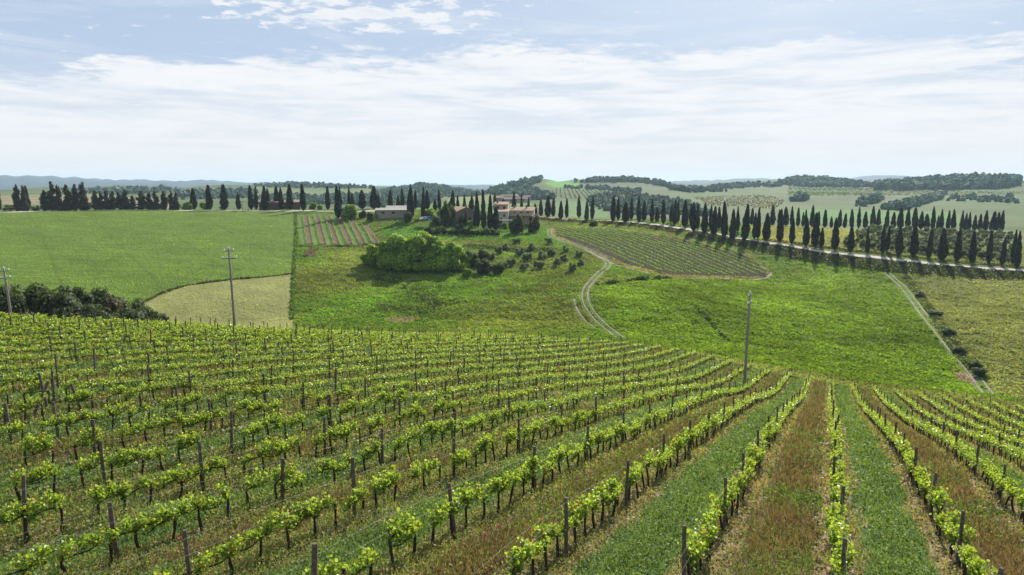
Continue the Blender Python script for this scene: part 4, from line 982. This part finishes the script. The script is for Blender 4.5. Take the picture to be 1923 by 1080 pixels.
undergrowth('undergrowth', [(px, road_d(px) - 8.5) for px in range(1300, 2000, 25)], 6.4, 22000, 0.46, 1.2, [(0.042,0.060,0.022),(0.058,0.075,0.026),(0.072,0.068,0.034),(0.036,0.052,0.02)], 'dark bramble bank running below the gravel road', 72)
undergrowth('undergrowth', [(px, road_d(px) + 6.5) for px in range(1430, 1960, 25)], 1.8, 6000, 0.45, 0.6, [(0.06,0.085,0.03),(0.09,0.10,0.035),(0.05,0.07,0.025)], 'weeds along the upper verge of the gravel road', 73)
undergrowth('tall_grass', [(1120,536),(1160,531),(1210,526),(1260,523)], 0.9, 2600, 0.5, 0.9, [(0.045,0.085,0.02),(0.06,0.10,0.025)], 'dark line of tall grass in the pasture under the far vineyard', 74, (170, 240))
undergrowth('tall_grass', [(262,572),(300,553),(350,536),(400,530),(440,525),(490,521),(520,518),(553,513)], 0.4, 2200, 0.4, 0.4, [(0.06,0.08,0.026),(0.09,0.09,0.04)], 'dark grass edge between the green field and the bare field', 75, (140, 250))
undergrowth('tall_grass', [(555,400),(556,430),(555,460),(553,490),(551,520),(550,560),(548,600)], 0.55, 3600, 0.45, 0.7, [(0.08,0.15,0.026),(0.10,0.17,0.035),(0.06,0.11,0.022)], 'bushy grass boundary between the cornfield and the pasture', 76, (130, 330))
undergrowth('tall_grass', [(562,463),(600,463),(650,463),(712,461)], 1.0, 3000, 0.5, 0.6, [(0.13,0.14,0.05),(0.09,0.11,0.035)], 'rough grass baulk under the small striped plot', 77, (220, 300))
undergrowth('tall_grass', [(700,520),(760,528),(800,560),(840,572),(770,585),(700,578)], 4.0, 3200, 0.5, 0.5, [(0.05,0.075,0.02),(0.065,0.085,0.026)], 'darker weedy patches in the rough pasture', 78, (140, 230))
undergrowth('tall_grass', [(1306,575),(1330,600),(1350,625),(1366,640)], 0.5, 900, 0.45, 0.5, [(0.035,0.07,0.014)], 'dark furrow line of grass in the bright pasture', 79, (125, 210))
undergrowth('tall_grass', [(870,462),(920,466),(980,472),(1040,470)], 3.0, 3000, 0.55, 0.7, [(0.055,0.075,0.025),(0.08,0.075,0.04),(0.10,0.13,0.05)], 'shaggy weeds among the young olive trees', 80, (190, 275))

undergrowth('tall_grass', [(1700,520),(1722,548),(1741,573),(1763,606),(1786,640),(1808,672),(1828,690),(1848,712)], 1.3, 4200, 0.42, 0.7, [(0.07,0.105,0.028),(0.09,0.125,0.036),(0.055,0.08,0.026),(0.12,0.125,0.05)], 'ragged weedy strip beside the straight dirt track', 84, (116, 255))
undergrowth('undergrowth', [(10,112),(80,112),(150,112),(210,110),(260,106),(292,104)], 5.0, 12000, 0.5, 1.6, [(0.06,0.085,0.028),(0.085,0.085,0.038),(0.05,0.065,0.026),(0.11,0.12,0.04)], 'tangled weeds and brambles on the bank behind the vineyard brow', 86)
# ------------------------------------------------------------------ far woods
def ico():
    p = (1 + 5 ** 0.5) / 2
    V = [(-1,p,0),(1,p,0),(-1,-p,0),(1,-p,0),(0,-1,p),(0,1,p),(0,-1,-p),(0,1,-p),(p,0,-1),(p,0,1),(-p,0,-1),(-p,0,1)]
    Fs = [(0,11,5),(0,5,1),(0,1,7),(0,7,10),(0,10,11),(1,5,9),(5,11,4),(11,10,2),(10,7,6),(7,1,8),(3,9,4),(3,4,2),(3,2,6),(3,6,8),(3,8,9),(4,9,5),(2,4,11),(6,2,10),(8,6,7),(9,8,1)]
    V = [np.array(v) / np.linalg.norm(v) for v in V]; mid = {}; out = []
    def m(a, b):
        k = (min(a, b), max(a, b))
        if k not in mid: q = V[a] + V[b]; V.append(q / np.linalg.norm(q)); mid[k] = len(V) - 1
        return mid[k]
    for a, b, c in Fs:
        x, y, z = m(a, b), m(b, c), m(c, a); out += [(a, x, z), (b, y, x), (c, z, y), (x, y, z)]
    return np.array(V), np.array(out)
ICV, ICF = ico()
WOODC = [(0.052,0.108,0.066),(0.074,0.138,0.076),(0.105,0.150,0.074),(0.064,0.096,0.062)]
def woods(poly, d0, d1, n, h, cols, label, seed, slim=0.0, name='forest'):
    g = np.random.default_rng(seed); P = np.asarray(poly, float); lo, hi = P.min(0), P.max(0); pts = []
    while len(pts) < n:
        px, py = g.uniform(lo, hi)
        if inside(poly, np.array([px]), np.array([py]))[0]: pts.append(hit(px, py, d0, d1)[:3])
    C0 = np.array(pts); nt = len(C0); hh = g.uniform(h[0] * 0.6, h[1] * 0.9, nt); sl = g.random(nt) < slim
    rx = np.where(sl, hh * 0.14, hh * g.uniform(0.42, 0.62, nt)); k = len(ICV)
    J = 1 + 0.32 * g.normal(size=(nt, k)); J = np.clip(J, 0.5, 1.5)
    V = ICV[None] * J[..., None] * np.stack([rx, rx, hh * 0.55], 1)[:, None]; V = V + (C0 + np.stack([0 * hh, 0 * hh, hh * 0.42], 1))[:, None]
    Fq = ICF[None] + (np.arange(nt) * k)[:, None, None]; cols = np.asarray(cols)
    C = (cols[g.integers(0, len(cols), nt)] * g.uniform(0.6, 1.5, (nt, 1)))[:, None] * g.uniform(0.7, 1.3, (nt, k, 1))
    tag(link(name, mesh(name, V.reshape(-1, 3), Fq.reshape(-1, 3), C.reshape(-1, 3)), M['forest']), label, kind='stuff')
woods([(1462,345),(1478,339),(1500,334),(1540,335),(1600,344),(1645,351),(1600,353),(1500,351)], 1100, 2300, 460, (7, 12), WOODC, 'dark wood on the rounded hilltop behind the avenue', 81, 0.1)
woods([(1640,351),(1660,346),(1720,342),(1790,337),(1860,336),(1915,340),(1915,347),(1870,355),(1700,358),(1645,357)], 1000, 1900, 1100, (8, 13), WOODC, 'long dark wood on the skyline above the avenue end', 82, 0.15)
woods([(1075,343),(1120,338),(1180,337),(1235,344),(1262,352),(1200,342),(1120,342)], 1100, 1900, 260, (6, 10), WOODC, 'strip of dark trees along the broad hill crest', 83, 0.25)
woods([(905,364),(940,353),(985,339),(1018,335),(1020,341),(990,350),(1010,360),(1044,374),(1000,377),(955,370)], 620, 1500, 600, (4, 8), WOODC, 'wooded slope of the hill with the hamlet', 84, 0.12)
woods([(700,362),(740,354),(790,346),(840,351),(900,362),(905,368),(840,371),(760,376),(700,378)], 850, 1900, 1100, (4, 7), WOODC, 'wooded dome of the hill behind the long barn', 85, 0.05)
woods([(480,371),(540,366),(600,369),(640,364),(720,368),(820,376),(800,390),(720,390),(640,384),(560,386),(490,382)], 600, 1400, 1000, (3, 5.5), WOODC, 'broad wood filling the valley behind the ridge cypresses', 86, 0.05)
woods([(470,350),(500,348),(560,346),(640,351),(720,355),(640,354),(500,352)], 1200, 2100, 200, (5, 9), WOODC, 'line of trees along the pale hill crest', 87, 0.3)
woods([(1100,370),(1190,361),(1240,372),(1300,384),(1335,405),(1300,414),(1230,412),(1150,400),(1105,387)], 560, 1200, 620, (3, 6), [(0.085,0.12,0.065),(0.12,0.15,0.08),(0.07,0.10,0.055)], 'grey green scrub wood in the valley behind the road', 88)
woods([(1655,394),(1690,386),(1730,376),(1775,364),(1772,372),(1730,385),(1690,396)], 600, 1500, 190, (5, 9), WOODC, 'dark band of trees crossing the far slope', 89)
woods([(1480,379),(1500,372),(1520,370),(1512,379)], 600, 1500, 40, (5, 9), WOODC, 'small clump of trees on the far slope', 90)
woods([(1600,388),(1612,376),(1650,367),(1660,377),(1625,388)], 600, 1500, 70, (4, 8), WOODC, 'second small clump of trees on the far slope', 91)
woods([(1780,378),(1790,368),(1900,370),(1910,382)], 600, 1500, 90, (3, 6), WOODC, 'dotted olive trees high on the far slope', 92)
woods([(100,361),(200,356),(300,354),(335,360),(300,363),(110,365)], 650, 1900, 130, (5, 9), WOODC, 'line of distant trees behind the conifer row', 93)
woods([(1060,351),(1130,353),(1205,360),(1205,363),(1130,357),(1060,354)], 800, 1500, 130, (4, 7), WOODC, 'thin hedge crossing the broad hill', 94)
woods([(1250,350),(1300,354),(1370,360),(1300,362),(1252,356)], 800, 1700, 110, (5, 8), WOODC, 'belt of trees in the dip of the far hills', 95)
woods([(330,360),(480,356),(480,372),(340,376)], 700, 1700, 130, (5, 9), WOODC, 'scattered trees on the far slope above the ridge road', 96)
woods([(1330,352),(1400,347),(1470,345),(1470,350),(1340,356)], 900, 2300, 130, (6, 10), WOODC, 'far line of trees below the rounded hilltop', 97, 0.3)
rows_field('vineyard_rows', [(1300,372),(1440,367),(1475,378),(1455,394),(1330,386)], 560, 1200, (1330,374), (1400,392), 6.5, 0.45, 2.0, 1.4, [(0.07,0.085,0.035),(0.09,0.11,0.04)], 'striped vineyard on the far reddish slope', 64, False)
rows_field('vineyard_rows', [(1040,354),(1150,360),(1195,364),(1140,376),(1030,372)], 600, 1400, (1080,356), (1090,372), 6.0, 0.4, 1.9, 1.3, [(0.085,0.115,0.045),(0.07,0.10,0.04)], 'striped vineyard on the slope beside the hamlet', 65, False)
rows_field('vineyard_rows', [(1480,348),(1640,355),(1800,360),(1923,360),(1923,366),(1780,366),(1640,368),(1480,368)], 800, 1900, (1600,356), (1640,364), 7.0, 0.3, 2.4, 1.4, [(0.085,0.115,0.05)], 'striped vineyards on the broad slope under the woods', 66, False)

# ------------------------------------------------------------------ buildings
M['stone'] = pmat('rubble_stone', (0.30, 0.265, 0.215), 0.95, (2.2, 0.65, 1.3), bump=0.05, bump_scale=4)
M['brick'] = pmat('old_brick', (0.19, 0.14, 0.105), 0.95, (2.0, 0.65, 1.35), bump=0.04, bump_scale=5)
M['brown'] = pmat('brown_brick', (0.125, 0.082, 0.062), 0.95, (1.6, 0.6, 1.4), bump=0.05, bump_scale=4)
M['cream'] = pmat('cream_plaster', (0.47, 0.43, 0.345), 0.95, (0.9, 0.85, 1.12))
M['ochre'] = pmat('ochre_plaster', (0.40, 0.32, 0.22), 0.95, (0.9, 0.85, 1.12))
M['dark'] = pmat('window_glass', (0.025, 0.027, 0.03), 0.25, (2, 0.8, 1.2), spec=0.6)
M['frame'] = pmat('window_wood', (0.16, 0.11, 0.075), 0.8, (3, 0.8, 1.2))
M['blue'] = pmat('blue_door_paint', (0.16, 0.25, 0.33), 0.6, (3, 0.85, 1.15))
M['sheet'] = pmat('fibre_cement_roof', (0.27, 0.245, 0.22), 0.9, (0.8, 0.8, 1.15))
def tile_mat(name, a, b):
    m = pmat(name, a, 0.9, (1.4, 0.7, 1.3)); T = NT(m.node_tree); bs = T.n['Principled BSDF']
    tc = T.new('ShaderNodeTexCoord'); wv = T.new('ShaderNodeTexWave'); wv.wave_type = 'BANDS'; wv.bands_direction = 'X'; wv.inputs['Scale'].default_value = 1.6; wv.inputs['Distortion'].default_value = 0.4
    T.l.new(tc.outputs['Object'], wv.inputs['Vector'])
    nz = T.noise(tc.outputs['Object'], 0.9, 4.0, 0.6); base = T.mix(T.ramp(nz, 0.35, 0.65), c4(*a), c4(*b))
    T.l.new(base, bs.inputs['Base Color']); bp = T.new('ShaderNodeBump'); bp.inputs['Distance'].default_value = 0.08
    T.l.new(wv.outputs[0], bp.inputs['Height']); T.l.new(bp.outputs[0], bs.inputs['Normal']); return m
M['tile'] = tile_mat('terracotta_tiles', (0.35, 0.20, 0.115), (0.42, 0.30, 0.20))
M['tile_old'] = tile_mat('weathered_tiles', (0.25, 0.165, 0.12), (0.30, 0.235, 0.185))

def house(root, ox, oy, wx, dy, hw, rh, wall, roof, gable='x', over=0.35, wins=(), doors=(), zb=-0.8):
    """one block: gable 'x' has its ridge along x, 'y' along y, 'lean' slopes down to the front; windows (x, z, w, h) sit on the front"""
    x0, x1, y0, y1 = ox - wx / 2, ox + wx / 2, oy, oy + dy; b = MB()
    if gable == 'x': prof = [(y0, hw), (oy + dy / 2, hw + rh), (y1, hw)]
    if gable == 'lean': prof = [(y0, hw), (y1, hw + rh)]
    if gable in ('x', 'lean'):
        ring = [(y0, zb)] + prof + [(y1, zb)]; n = len(ring)
        V = [(x, y, z) for x in (x0, x1) for y, z in ring]; F4 = [(i, (i + 1) % n, n + (i + 1) % n, n + i) for i in range(n)]
        b.add(V, None, [f for i, f in enumerate(F4) if not (1 <= i < n - 2)])
        for s in (0, n): b.add([V[s + i] for i in range(n)], [(0, i, i + 1) for i in range(1, n - 1)])
        t = MB()
        for (ya, za), (yb, zb_) in zip(prof[:-1], prof[1:]):
            ya2, yb2 = (ya - over, yb) if ya == y0 else (ya, yb + over)
            if gable == 'lean': yb2 = yb + over
            sl = (zb_ - za) / (yb - ya); za2 = za + sl * (ya2 - ya); zb2 = zb_ + sl * (yb2 - yb)
            V = [(x, y, z + k) for k in (0.03, 0.2) for x in (x0 - over, x1 + over) for y, z in ((ya2, za2), (yb2, zb2))]
            t.add(V, None, [(0, 2, 3, 1), (4, 5, 7, 6), (0, 1, 5, 4), (2, 6, 7, 3), (0, 4, 6, 2), (1, 3, 7, 5)])
    else:
        prof = [(x0, hw), (ox, hw + rh), (x1, hw)]; ring = [(x0, zb)] + prof + [(x1, zb)]; n = 5
        V = [(x, y, z) for y in (y0, y1) for x, z in ring]
        b.add(V, None, [(0, 1, n + 1, n), (3, 4, n + 4, n + 3), (4, 0, n, n + 4)])
        for s in (0, n): b.add([V[s + i] for i in range(n)], [(0, 1, 2), (0, 2, 3), (0, 3, 4)])
        t = MB()
        for sg in (-1, 1):
            xe = ox + sg * (wx / 2 + over); ze = hw - rh * over / (wx / 2)
            V = [(x, y, z + k) for k in (0.03, 0.2) for y in (y0 - over, y1 + over) for x, z in ((xe, ze), (ox, hw + rh))]
            t.add(V, None, [(0, 2, 3, 1), (4, 5, 7, 6), (0, 1, 5, 4), (2, 6, 7, 3), (0, 4, 6, 2), (1, 3, 7, 5)])
    link('wall', b.me('wall'), M[wall], root); link('roof', t.me('roof'), M[roof], root)
    for x, z, w_, h in wins:
        f = MB()
        for q in ((x-w_/2-.1, x-w_/2, z-.1, z+h+.1), (x+w_/2, x+w_/2+.1, z-.1, z+h+.1), (x-w_/2, x+w_/2, z+h, z+h+.1), (x-w_/2, x+w_/2, z-.1, z)): f.box(q[0], q[1], y0 - 0.06, y0 + 0.05, q[2], q[3])
        wo = link('window', f.me('window'), M['frame'], root); p = MB(); p.box(x - w_/2, x + w_/2, y0 - 0.03, y0 + 0.05, z, z + h); link('pane', p.me('pane'), M['dark'], wo)
    for x, w_, h, mt in doors:
        p = MB(); p.box(x - w_/2, x + w_/2, y0 - 0.05, y0 + 0.05, zb, h); link('door', p.me('door'), M[mt], root)
def site(name, px, py, d, rz, label, cat='house'):
    x, y, z = at(px, d); zb = rise(py, px, d); o = empty(name, (x, y, max(z, zb) if zb - z < 3 else z), math.atan2(-x, y) + R(rz)); tag(o, label, cat); return o, y / F * math.hypot(1, 0)
b1, _ = site('stone_barn', 741, 410.5, 292, 0, 'long low stone barn with two small windows and a blue door', 'barn')
house(b1, 0, 0, 14.2, 6.5, 3.2, 0.55, 'stone', 'sheet', 'lean', 0.4, [(-4.2, 1.9, 1.1, 0.7), (0.0, 1.9, 1.1, 0.7)], [(4.4, 0.9, 2.0, 'blue')])
b2, _ = site('shed', 749, 395, 309, 0, 'pale roofed shed standing behind the stone barn', 'shed')
house(b2, 0, 0, 9.5, 5.0, 0.9, 0.8, 'stone', 'sheet', 'lean', 0.3)
b3, _ = site('brick_farmhouse', 876, 416.5, 283, 24, 'red brick farmhouse with a gable and tiled roof behind the cypresses')
house(b3, 0, 0, 7.4, 10, 4.3, 1.6, 'brick', 'tile', 'y', 0.4, [(-1.6, 2.4, 0.9, 1.2), (1.8, 0.4, 1.0, 1.4)], [(0.2, 1.1, 2.1, 'frame')])
house(b3, -6.4, 2.2, 5.3, 7, 3.2, 1.3, 'brick', 'tile_old', 'x', 0.35, [(-7.0, 1.2, 0.9, 1.1)])
b4, _ = site('cream_farmhouse', 943, 419, 284, -6, 'cream farmhouse with terracotta roofs and a long tiled wing beside the gravel road')
house(b4, 0.3, 0, 4.4, 8, 4.6, 0.8, 'cream', 'tile', 'lean', 0.25, [(0.9, 2.6, 0.7, 1.0)], [(-0.4, 1.0, 2.1, 'frame')])
house(b4, -1.4, 8.6, 5.8, 6, 7.3, 0.9, 'ochre', 'tile', 'lean', 0.35, [(-2.6, 5.6, 0.8, 1.0), (0.0, 5.6, 0.8, 1.0)])
house(b4, 7.9, 4.8, 10.0, 6, 4.9, 1.2, 'cream', 'tile', 'lean', 0.3, [(4.8, 3.4, 0.9, 0.9), (7.6, 3.4, 0.9, 0.9), (10.4, 3.4, 0.9, 0.9)])
for rt, cx, cy, z0, z1 in ((b3, 2.2, 5.0, 4.6, 6.4), (b3, -6.8, 6.2, 3.6, 5.2), (b4, -3.2, 12.0, 7.6, 9.2), (b4, 9.5, 8.6, 5.4, 7.1), (b4, 4.2, 9.2, 5.4, 7.0)):
    c = MB(); c.box(cx - 0.35, cx + 0.35, cy - 0.3, cy + 0.3, z0 - 0.6, z1); c.box(cx - 0.45, cx + 0.45, cy - 0.4, cy + 0.4, z1 + 0.003, z1 + 0.15); link('chimney', c.me('chimney'), M['brick'], rt)
pm = MB()
for q in np.linspace(3.2, 12.4, 6): pm.box(q - 0.16, q + 0.16, 1.9, 2.2, -0.8, 2.9)
link('pillar', pm.me('pillar'), M['brick'], b4)
pr = MB(); pr.add([(x, y, z + k) for k in (0, 0.16) for x in (2.9, 12.8) for y, z in ((1.5, 2.85), (4.7, 3.75))], None, [(0, 2, 3, 1), (4, 5, 7, 6), (0, 1, 5, 4), (2, 6, 7, 3), (0, 4, 6, 2), (1, 3, 7, 5)])
link('porch_roof', pr.me('porch_roof'), M['tile'], b4)
b5, _ = site('brick_outbuilding', 531, 394.5, 334, 0, 'low dark brown brick building behind the ridge cypresses', 'building')
house(b5, 0, 0, 18.0, 6, 3.3, 0.9, 'brown', 'tile_old', 'lean', 0.3, [(-5, 1.4, 1.0, 1.0), (5.5, 1.4, 1.0, 1.0)], [(0.4, 1.4, 2.2, 'frame')])
# the hamlet on the hill
for i, (px, py, d, wx, hw, mt, lab) in enumerate([(951,363,760,15,5,'stone','stone farmhouse highest in the hilltop hamlet'),(938,366,740,10,4,'brick','small house at the lower edge of the hilltop hamlet'),(968,362,770,9,5,'cream','pale house beside the trees of the hilltop hamlet'),(976,371,700,16,4,'ochre','long ochre house at the foot of the hilltop hamlet'),(955,372,690,12,4,'brick','brick house below the hilltop hamlet'),(987,366,760,8,4,'stone','small stone house at the end of the hilltop hamlet')]):
    o, _ = site('hill_house', px, py, d, (-20, 15, 30, -8, 10, -25)[i], lab); o['group'] = 'houses of the hilltop hamlet'
    house(o, 0, 0, wx, 8, hw, 1.9, mt, 'tile_old', 'x', 0.4, [(-wx / 4, hw * 0.5, 1.2, 1.4), (wx / 4, hw * 0.5, 1.2, 1.4)], (), -4)
# farmyard: pergola, frame, two parked cars
def posts_frame(root, wx, dy, h, mat, roofmat=None, t=0.08):
    for x in (-wx / 2, wx / 2):
        for y in (0, dy): p = MB(); p.box(x - t, x + t, y - t, y + t, -0.6, h); link('post', p.me('post'), M[mat], root)
    p = MB(); p.box(-wx / 2 - 0.3, wx / 2 + 0.3, -0.3, dy + 0.3, h + 0.003, h + 0.13); link('canopy', p.me('canopy'), M[roofmat or mat], root)
pg, _ = site('pergola', 949, 424, 272, 0, 'white topped pergola in front of the cream farmhouse', 'pergola'); posts_frame(pg, 5.0, 2.5, 2.1, 'frame', 'sheet')
pg, _ = site('timber_frame', 467, 394, 322, 0, 'open flat topped timber frame by the ridge road', 'shelter'); posts_frame(pg, 2.4, 2.0, 3.6, 'frame')
def car(px, py, d, rz, paint, lab):
    o, _ = site('parked_car', px, py, d, rz, lab, 'car'); m = pmat('car_paint_' + lab.split()[0], paint, 0.3, (2, 0.97, 1.03), spec=0.5)
    prof = [(-2.0, 0.35), (-2.05, 0.75), (-1.75, 0.95), (-1.1, 1.0), (-0.55, 1.42), (0.85, 1.45), (1.6, 0.98), (2.0, 0.9), (2.05, 0.4)]; n = len(prof); b = MB()
    V = [(x, y, z) for y in (-0.8, 0.8) for x, z in prof]; b.add(V, [(0, i, i + 1) for i in range(1, n - 1)] + [(n, n + i + 1, n + i) for i in range(1, n - 1)], [(i, (i + 1) % n, n + (i + 1) % n, n + i) for i in range(n)])
    link('body', b.me('body'), m, o); g = MB(); g.add([(-0.95, -0.815, 1.02), (1.35, -0.815, 1.02), (0.8, -0.815, 1.38), (-0.5, -0.815, 1.38)], None, [(0, 1, 2, 3)]); g.add([(-0.95, 0.815, 1.02), (-0.5, 0.815, 1.38), (0.8, 0.815, 1.38), (1.35, 0.815, 1.02)], None, [(0, 1, 2, 3)]); link('window', g.me('window'), M['dark'], o)
    for x in (-1.3, 1.3):
        for y in (-0.82, 0.82): w_ = MB(); w_.tube([(x, y - 0.1, 0.32), (x, y + 0.1, 0.32)], 0.32, 12); link('wheel', w_.me('wheel'), M['steel'], o)
car(799, 414, 276, 10, (0.62, 0.64, 0.66), 'white car parked in the farmyard by the tall cypress'); car(806, 414, 274, 25, (0.12, 0.2, 0.36), 'blue car parked in the farmyard beside the white one')

# ------------------------------------------------------------------ poles, frames, small things
def pole(base, topz, lean, lab, rz, arm=1.5):
    o = empty('utility_pole', base, rz); tag(o, lab, 'utility pole', 'utility poles crossing the vineyard'); h = topz - base[2]
    b = MB(); b.tube([(0, 0, -0.8), (lean * 0.3, 0, h * 0.3), (lean * 0.65, 0, h * 0.65), (lean, 0, h - 0.15)], [0.17, 0.155, 0.135, 0.11], 10); link('pole', b.me('pole', True), M['concrete'], o)
    a = MB(); a.box(lean - arm / 2, lean + arm / 2, -0.05, 0.05, h - 1.45, h - 1.36); a.box(lean - arm / 2 - 0.03, lean - arm / 2 + 0.03, -0.03, 0.03, h - 1.36, h - 1.25); link('crossarm', a.me('crossarm'), M['steel'], o)
    b2_ = MB(); b2_.box(lean - 0.55, lean + 0.55, -0.045, 0.045, h - 0.52, h - 0.44); link('bracket', b2_.me('bracket'), M['steel'], o)
    for x, z in ((-arm / 2, h - 1.33), (arm / 2, h - 1.33), (-0.2, h - 1.36), (-0.5, h - 0.44), (0.5, h - 0.44), (0, h - 0.15)):
        i_ = MB(); zz = np.array([0, 0.05, 0.1, 0.16, 0.2, 0.25]); i_.tube(np.stack([lean + x + 0 * zz, 0 * zz, z + zz], 1), [0.06, 0.10, 0.07, 0.10, 0.08, 0.03], 8); link('insulator', i_.me('insulator', True), M['glass_ins'], o)
x, y, z, d = hit(1397.5, 731, 55, 100); pole((x, y, z), rise(548, 1405, d), 0.42, 'grey utility pole standing among the vine rows above the dirt track field', R(80) - 0.35)
d = 90.0; x, y, z = at(434, d); pole((x, y, z), rise(464, 431, d), -0.15, 'grey utility pole with white insulators before the bare field', 0.38)
d = 108.0; x, y, z = at(11, d); pole((x, y, z), rise(502, 7, d), -0.25, 'utility pole rising behind the bank bushes at the picture edge', 0.62, 1.1)
for px, py, lab in ((1232, 647, 'steel hoop frame at the end of a vine row by the winding track'), (1275, 650, 'second steel hoop frame at the next vine row end')):
    x, y, z, d = hit(px, py, 90, 130); o = empty('steel_frame', (x, y, z), -0.25); tag(o, lab, 'frame')
    for nm, P in (('post', [(-0.7, 0, -0.2), (-0.7, 0, 1.6)]), ('post', [(0.7, 0, -0.2), (0.7, 0, 1.6)]), ('crossbar', [(-0.78, 0, 1.62), (0.78, 0, 1.62)]), ('brace', [(-1.4, 0.2, 0.0), (-0.73, 0, 1.5)])):
        b = MB(); b.tube(P, 0.04, 6); link(nm, b.me(nm), M['steel'], o)
M['tape_red'] = pmat('red_tape', (0.55, 0.03, 0.03), 0.5, (4, 0.9, 1.1)); M['tape_white'] = pmat('white_tape', (0.75, 0.73, 0.72), 0.5, (4, 0.9, 1.1))
for k, u, hgt, lab in ((0, 23.2, 0.92, 'red and white plastic tape tied in the straight middle row'), (2, 25.2, 1.05, 'red and white plastic tape fluttering in the second row on the track side')):
    p = EU * u + EV * (V0 + SP * k + 0.13); z = float(H(p[0], p[1])) + hgt; o = empty('warning_tape', (p[0], p[1], z), 0.4); tag(o, lab, 'tape')
    for nm, mt, a in (('red_band', 'tape_red', 0.0), ('white_band', 'tape_white', 0.16), ('red_band', 'tape_red', 0.32), ('white_band', 'tape_white', 0.46)):
        b = MB(); b.add([(a * 0.7, 0, -a), (a * 0.7 + 0.06, 0.03, -a + 0.05), (a * 0.7 + 0.15, 0.0, -a - 0.12), (a * 0.7 + 0.07, -0.03, -a - 0.17)], None, [(0, 1, 2, 3)])
        b.add([(a * 0.7, 0.008, -a), (a * 0.7 + 0.07, -0.022, -a - 0.17), (a * 0.7 + 0.15, 0.008, -a - 0.12), (a * 0.7 + 0.06, 0.038, -a + 0.05)], None, [(0, 1, 2, 3)]); link(nm, b.me(nm), M[mt], o)
M['poppy'] = pmat('poppy_petal', (0.62, 0.035, 0.015), 0.5, (20, 0.85, 1.15), trans=0.3)
def poppies():
    b = MB()
    for j in range(5):
        a = j * 1.257; c, s_ = math.cos(a), math.sin(a)
        b.add([(0, 0, 0), (0.032 * c - 0.018 * s_, 0.032 * s_ + 0.018 * c, 0.018), (0.047 * c, 0.047 * s_, 0.022), (0.032 * c + 0.018 * s_, 0.032 * s_ - 0.018 * c, 0.018)], None, [(0, 3, 2, 1)])
    pet = b.me('poppy_petals'); st = MB(); st.tube([(0, 0, -0.42), (0.01, 0, -0.2), (0, 0, 0)], 0.006, 4); stem = st.me('poppy_stem'); pet.materials.append(M['poppy']); stem.materials.append(M['stem'])
    g = np.random.default_rng(88)
    spots = [(1500,836),(1506,828),(1498,855),(1520,858),(1512,834),(1494,812),(1497,783),(911,1024),(933,1010),(1015,996),(1370,938),(850,958),(739,872),(770,880),(425,760),(432,761),(1317,905),(340,1035),(240,1056),(1478,795)]
    for i, (px, py) in enumerate(spots):
        x, y, z, d = hit(px, py + 8, 9, 60); o = empty('poppy', (x, y, z + 0.40), g.uniform(0, 6)); k = round((uv(x, y)[1] - V0) / SP - 0.5)
        tag(o, 'small red poppy in bloom standing in the grass between the vine rows', 'poppy', 'red poppies between the vine rows'); link('petals', pet, None, o); link('stem', stem, None, o)
M['stem'] = pmat('flower_stem', (0.06, 0.11, 0.03), 0.8, (9, 0.8, 1.2))
poppies()

# ------------------------------------------------------------------ air
def haze():
    lo, hi = float(GZ.min()) - 1.0, max(float(GZ.max()) + 22.0, CZ + 6); b = MB(); b.box(-12600, 12600, -12600, 12600, lo, hi)
    m = bpy.data.materials.new('haze_air'); m.use_nodes = True; T = NT(m.node_tree); T.n.clear(); o_ = T.new('ShaderNodeOutputMaterial'); v = T.new('ShaderNodeVolumePrincipled')
    v.inputs['Color'].default_value = c4(0.64, 0.84, 1.0); v.inputs['Density'].default_value = 1.05e-4; v.inputs['Anisotropy'].default_value = 0.1
    T.l.new(v.outputs[0], o_.inputs['Volume']); tag(link('haze', b.me('haze'), m), 'thin blue haze over the far hills', kind='stuff')
haze()
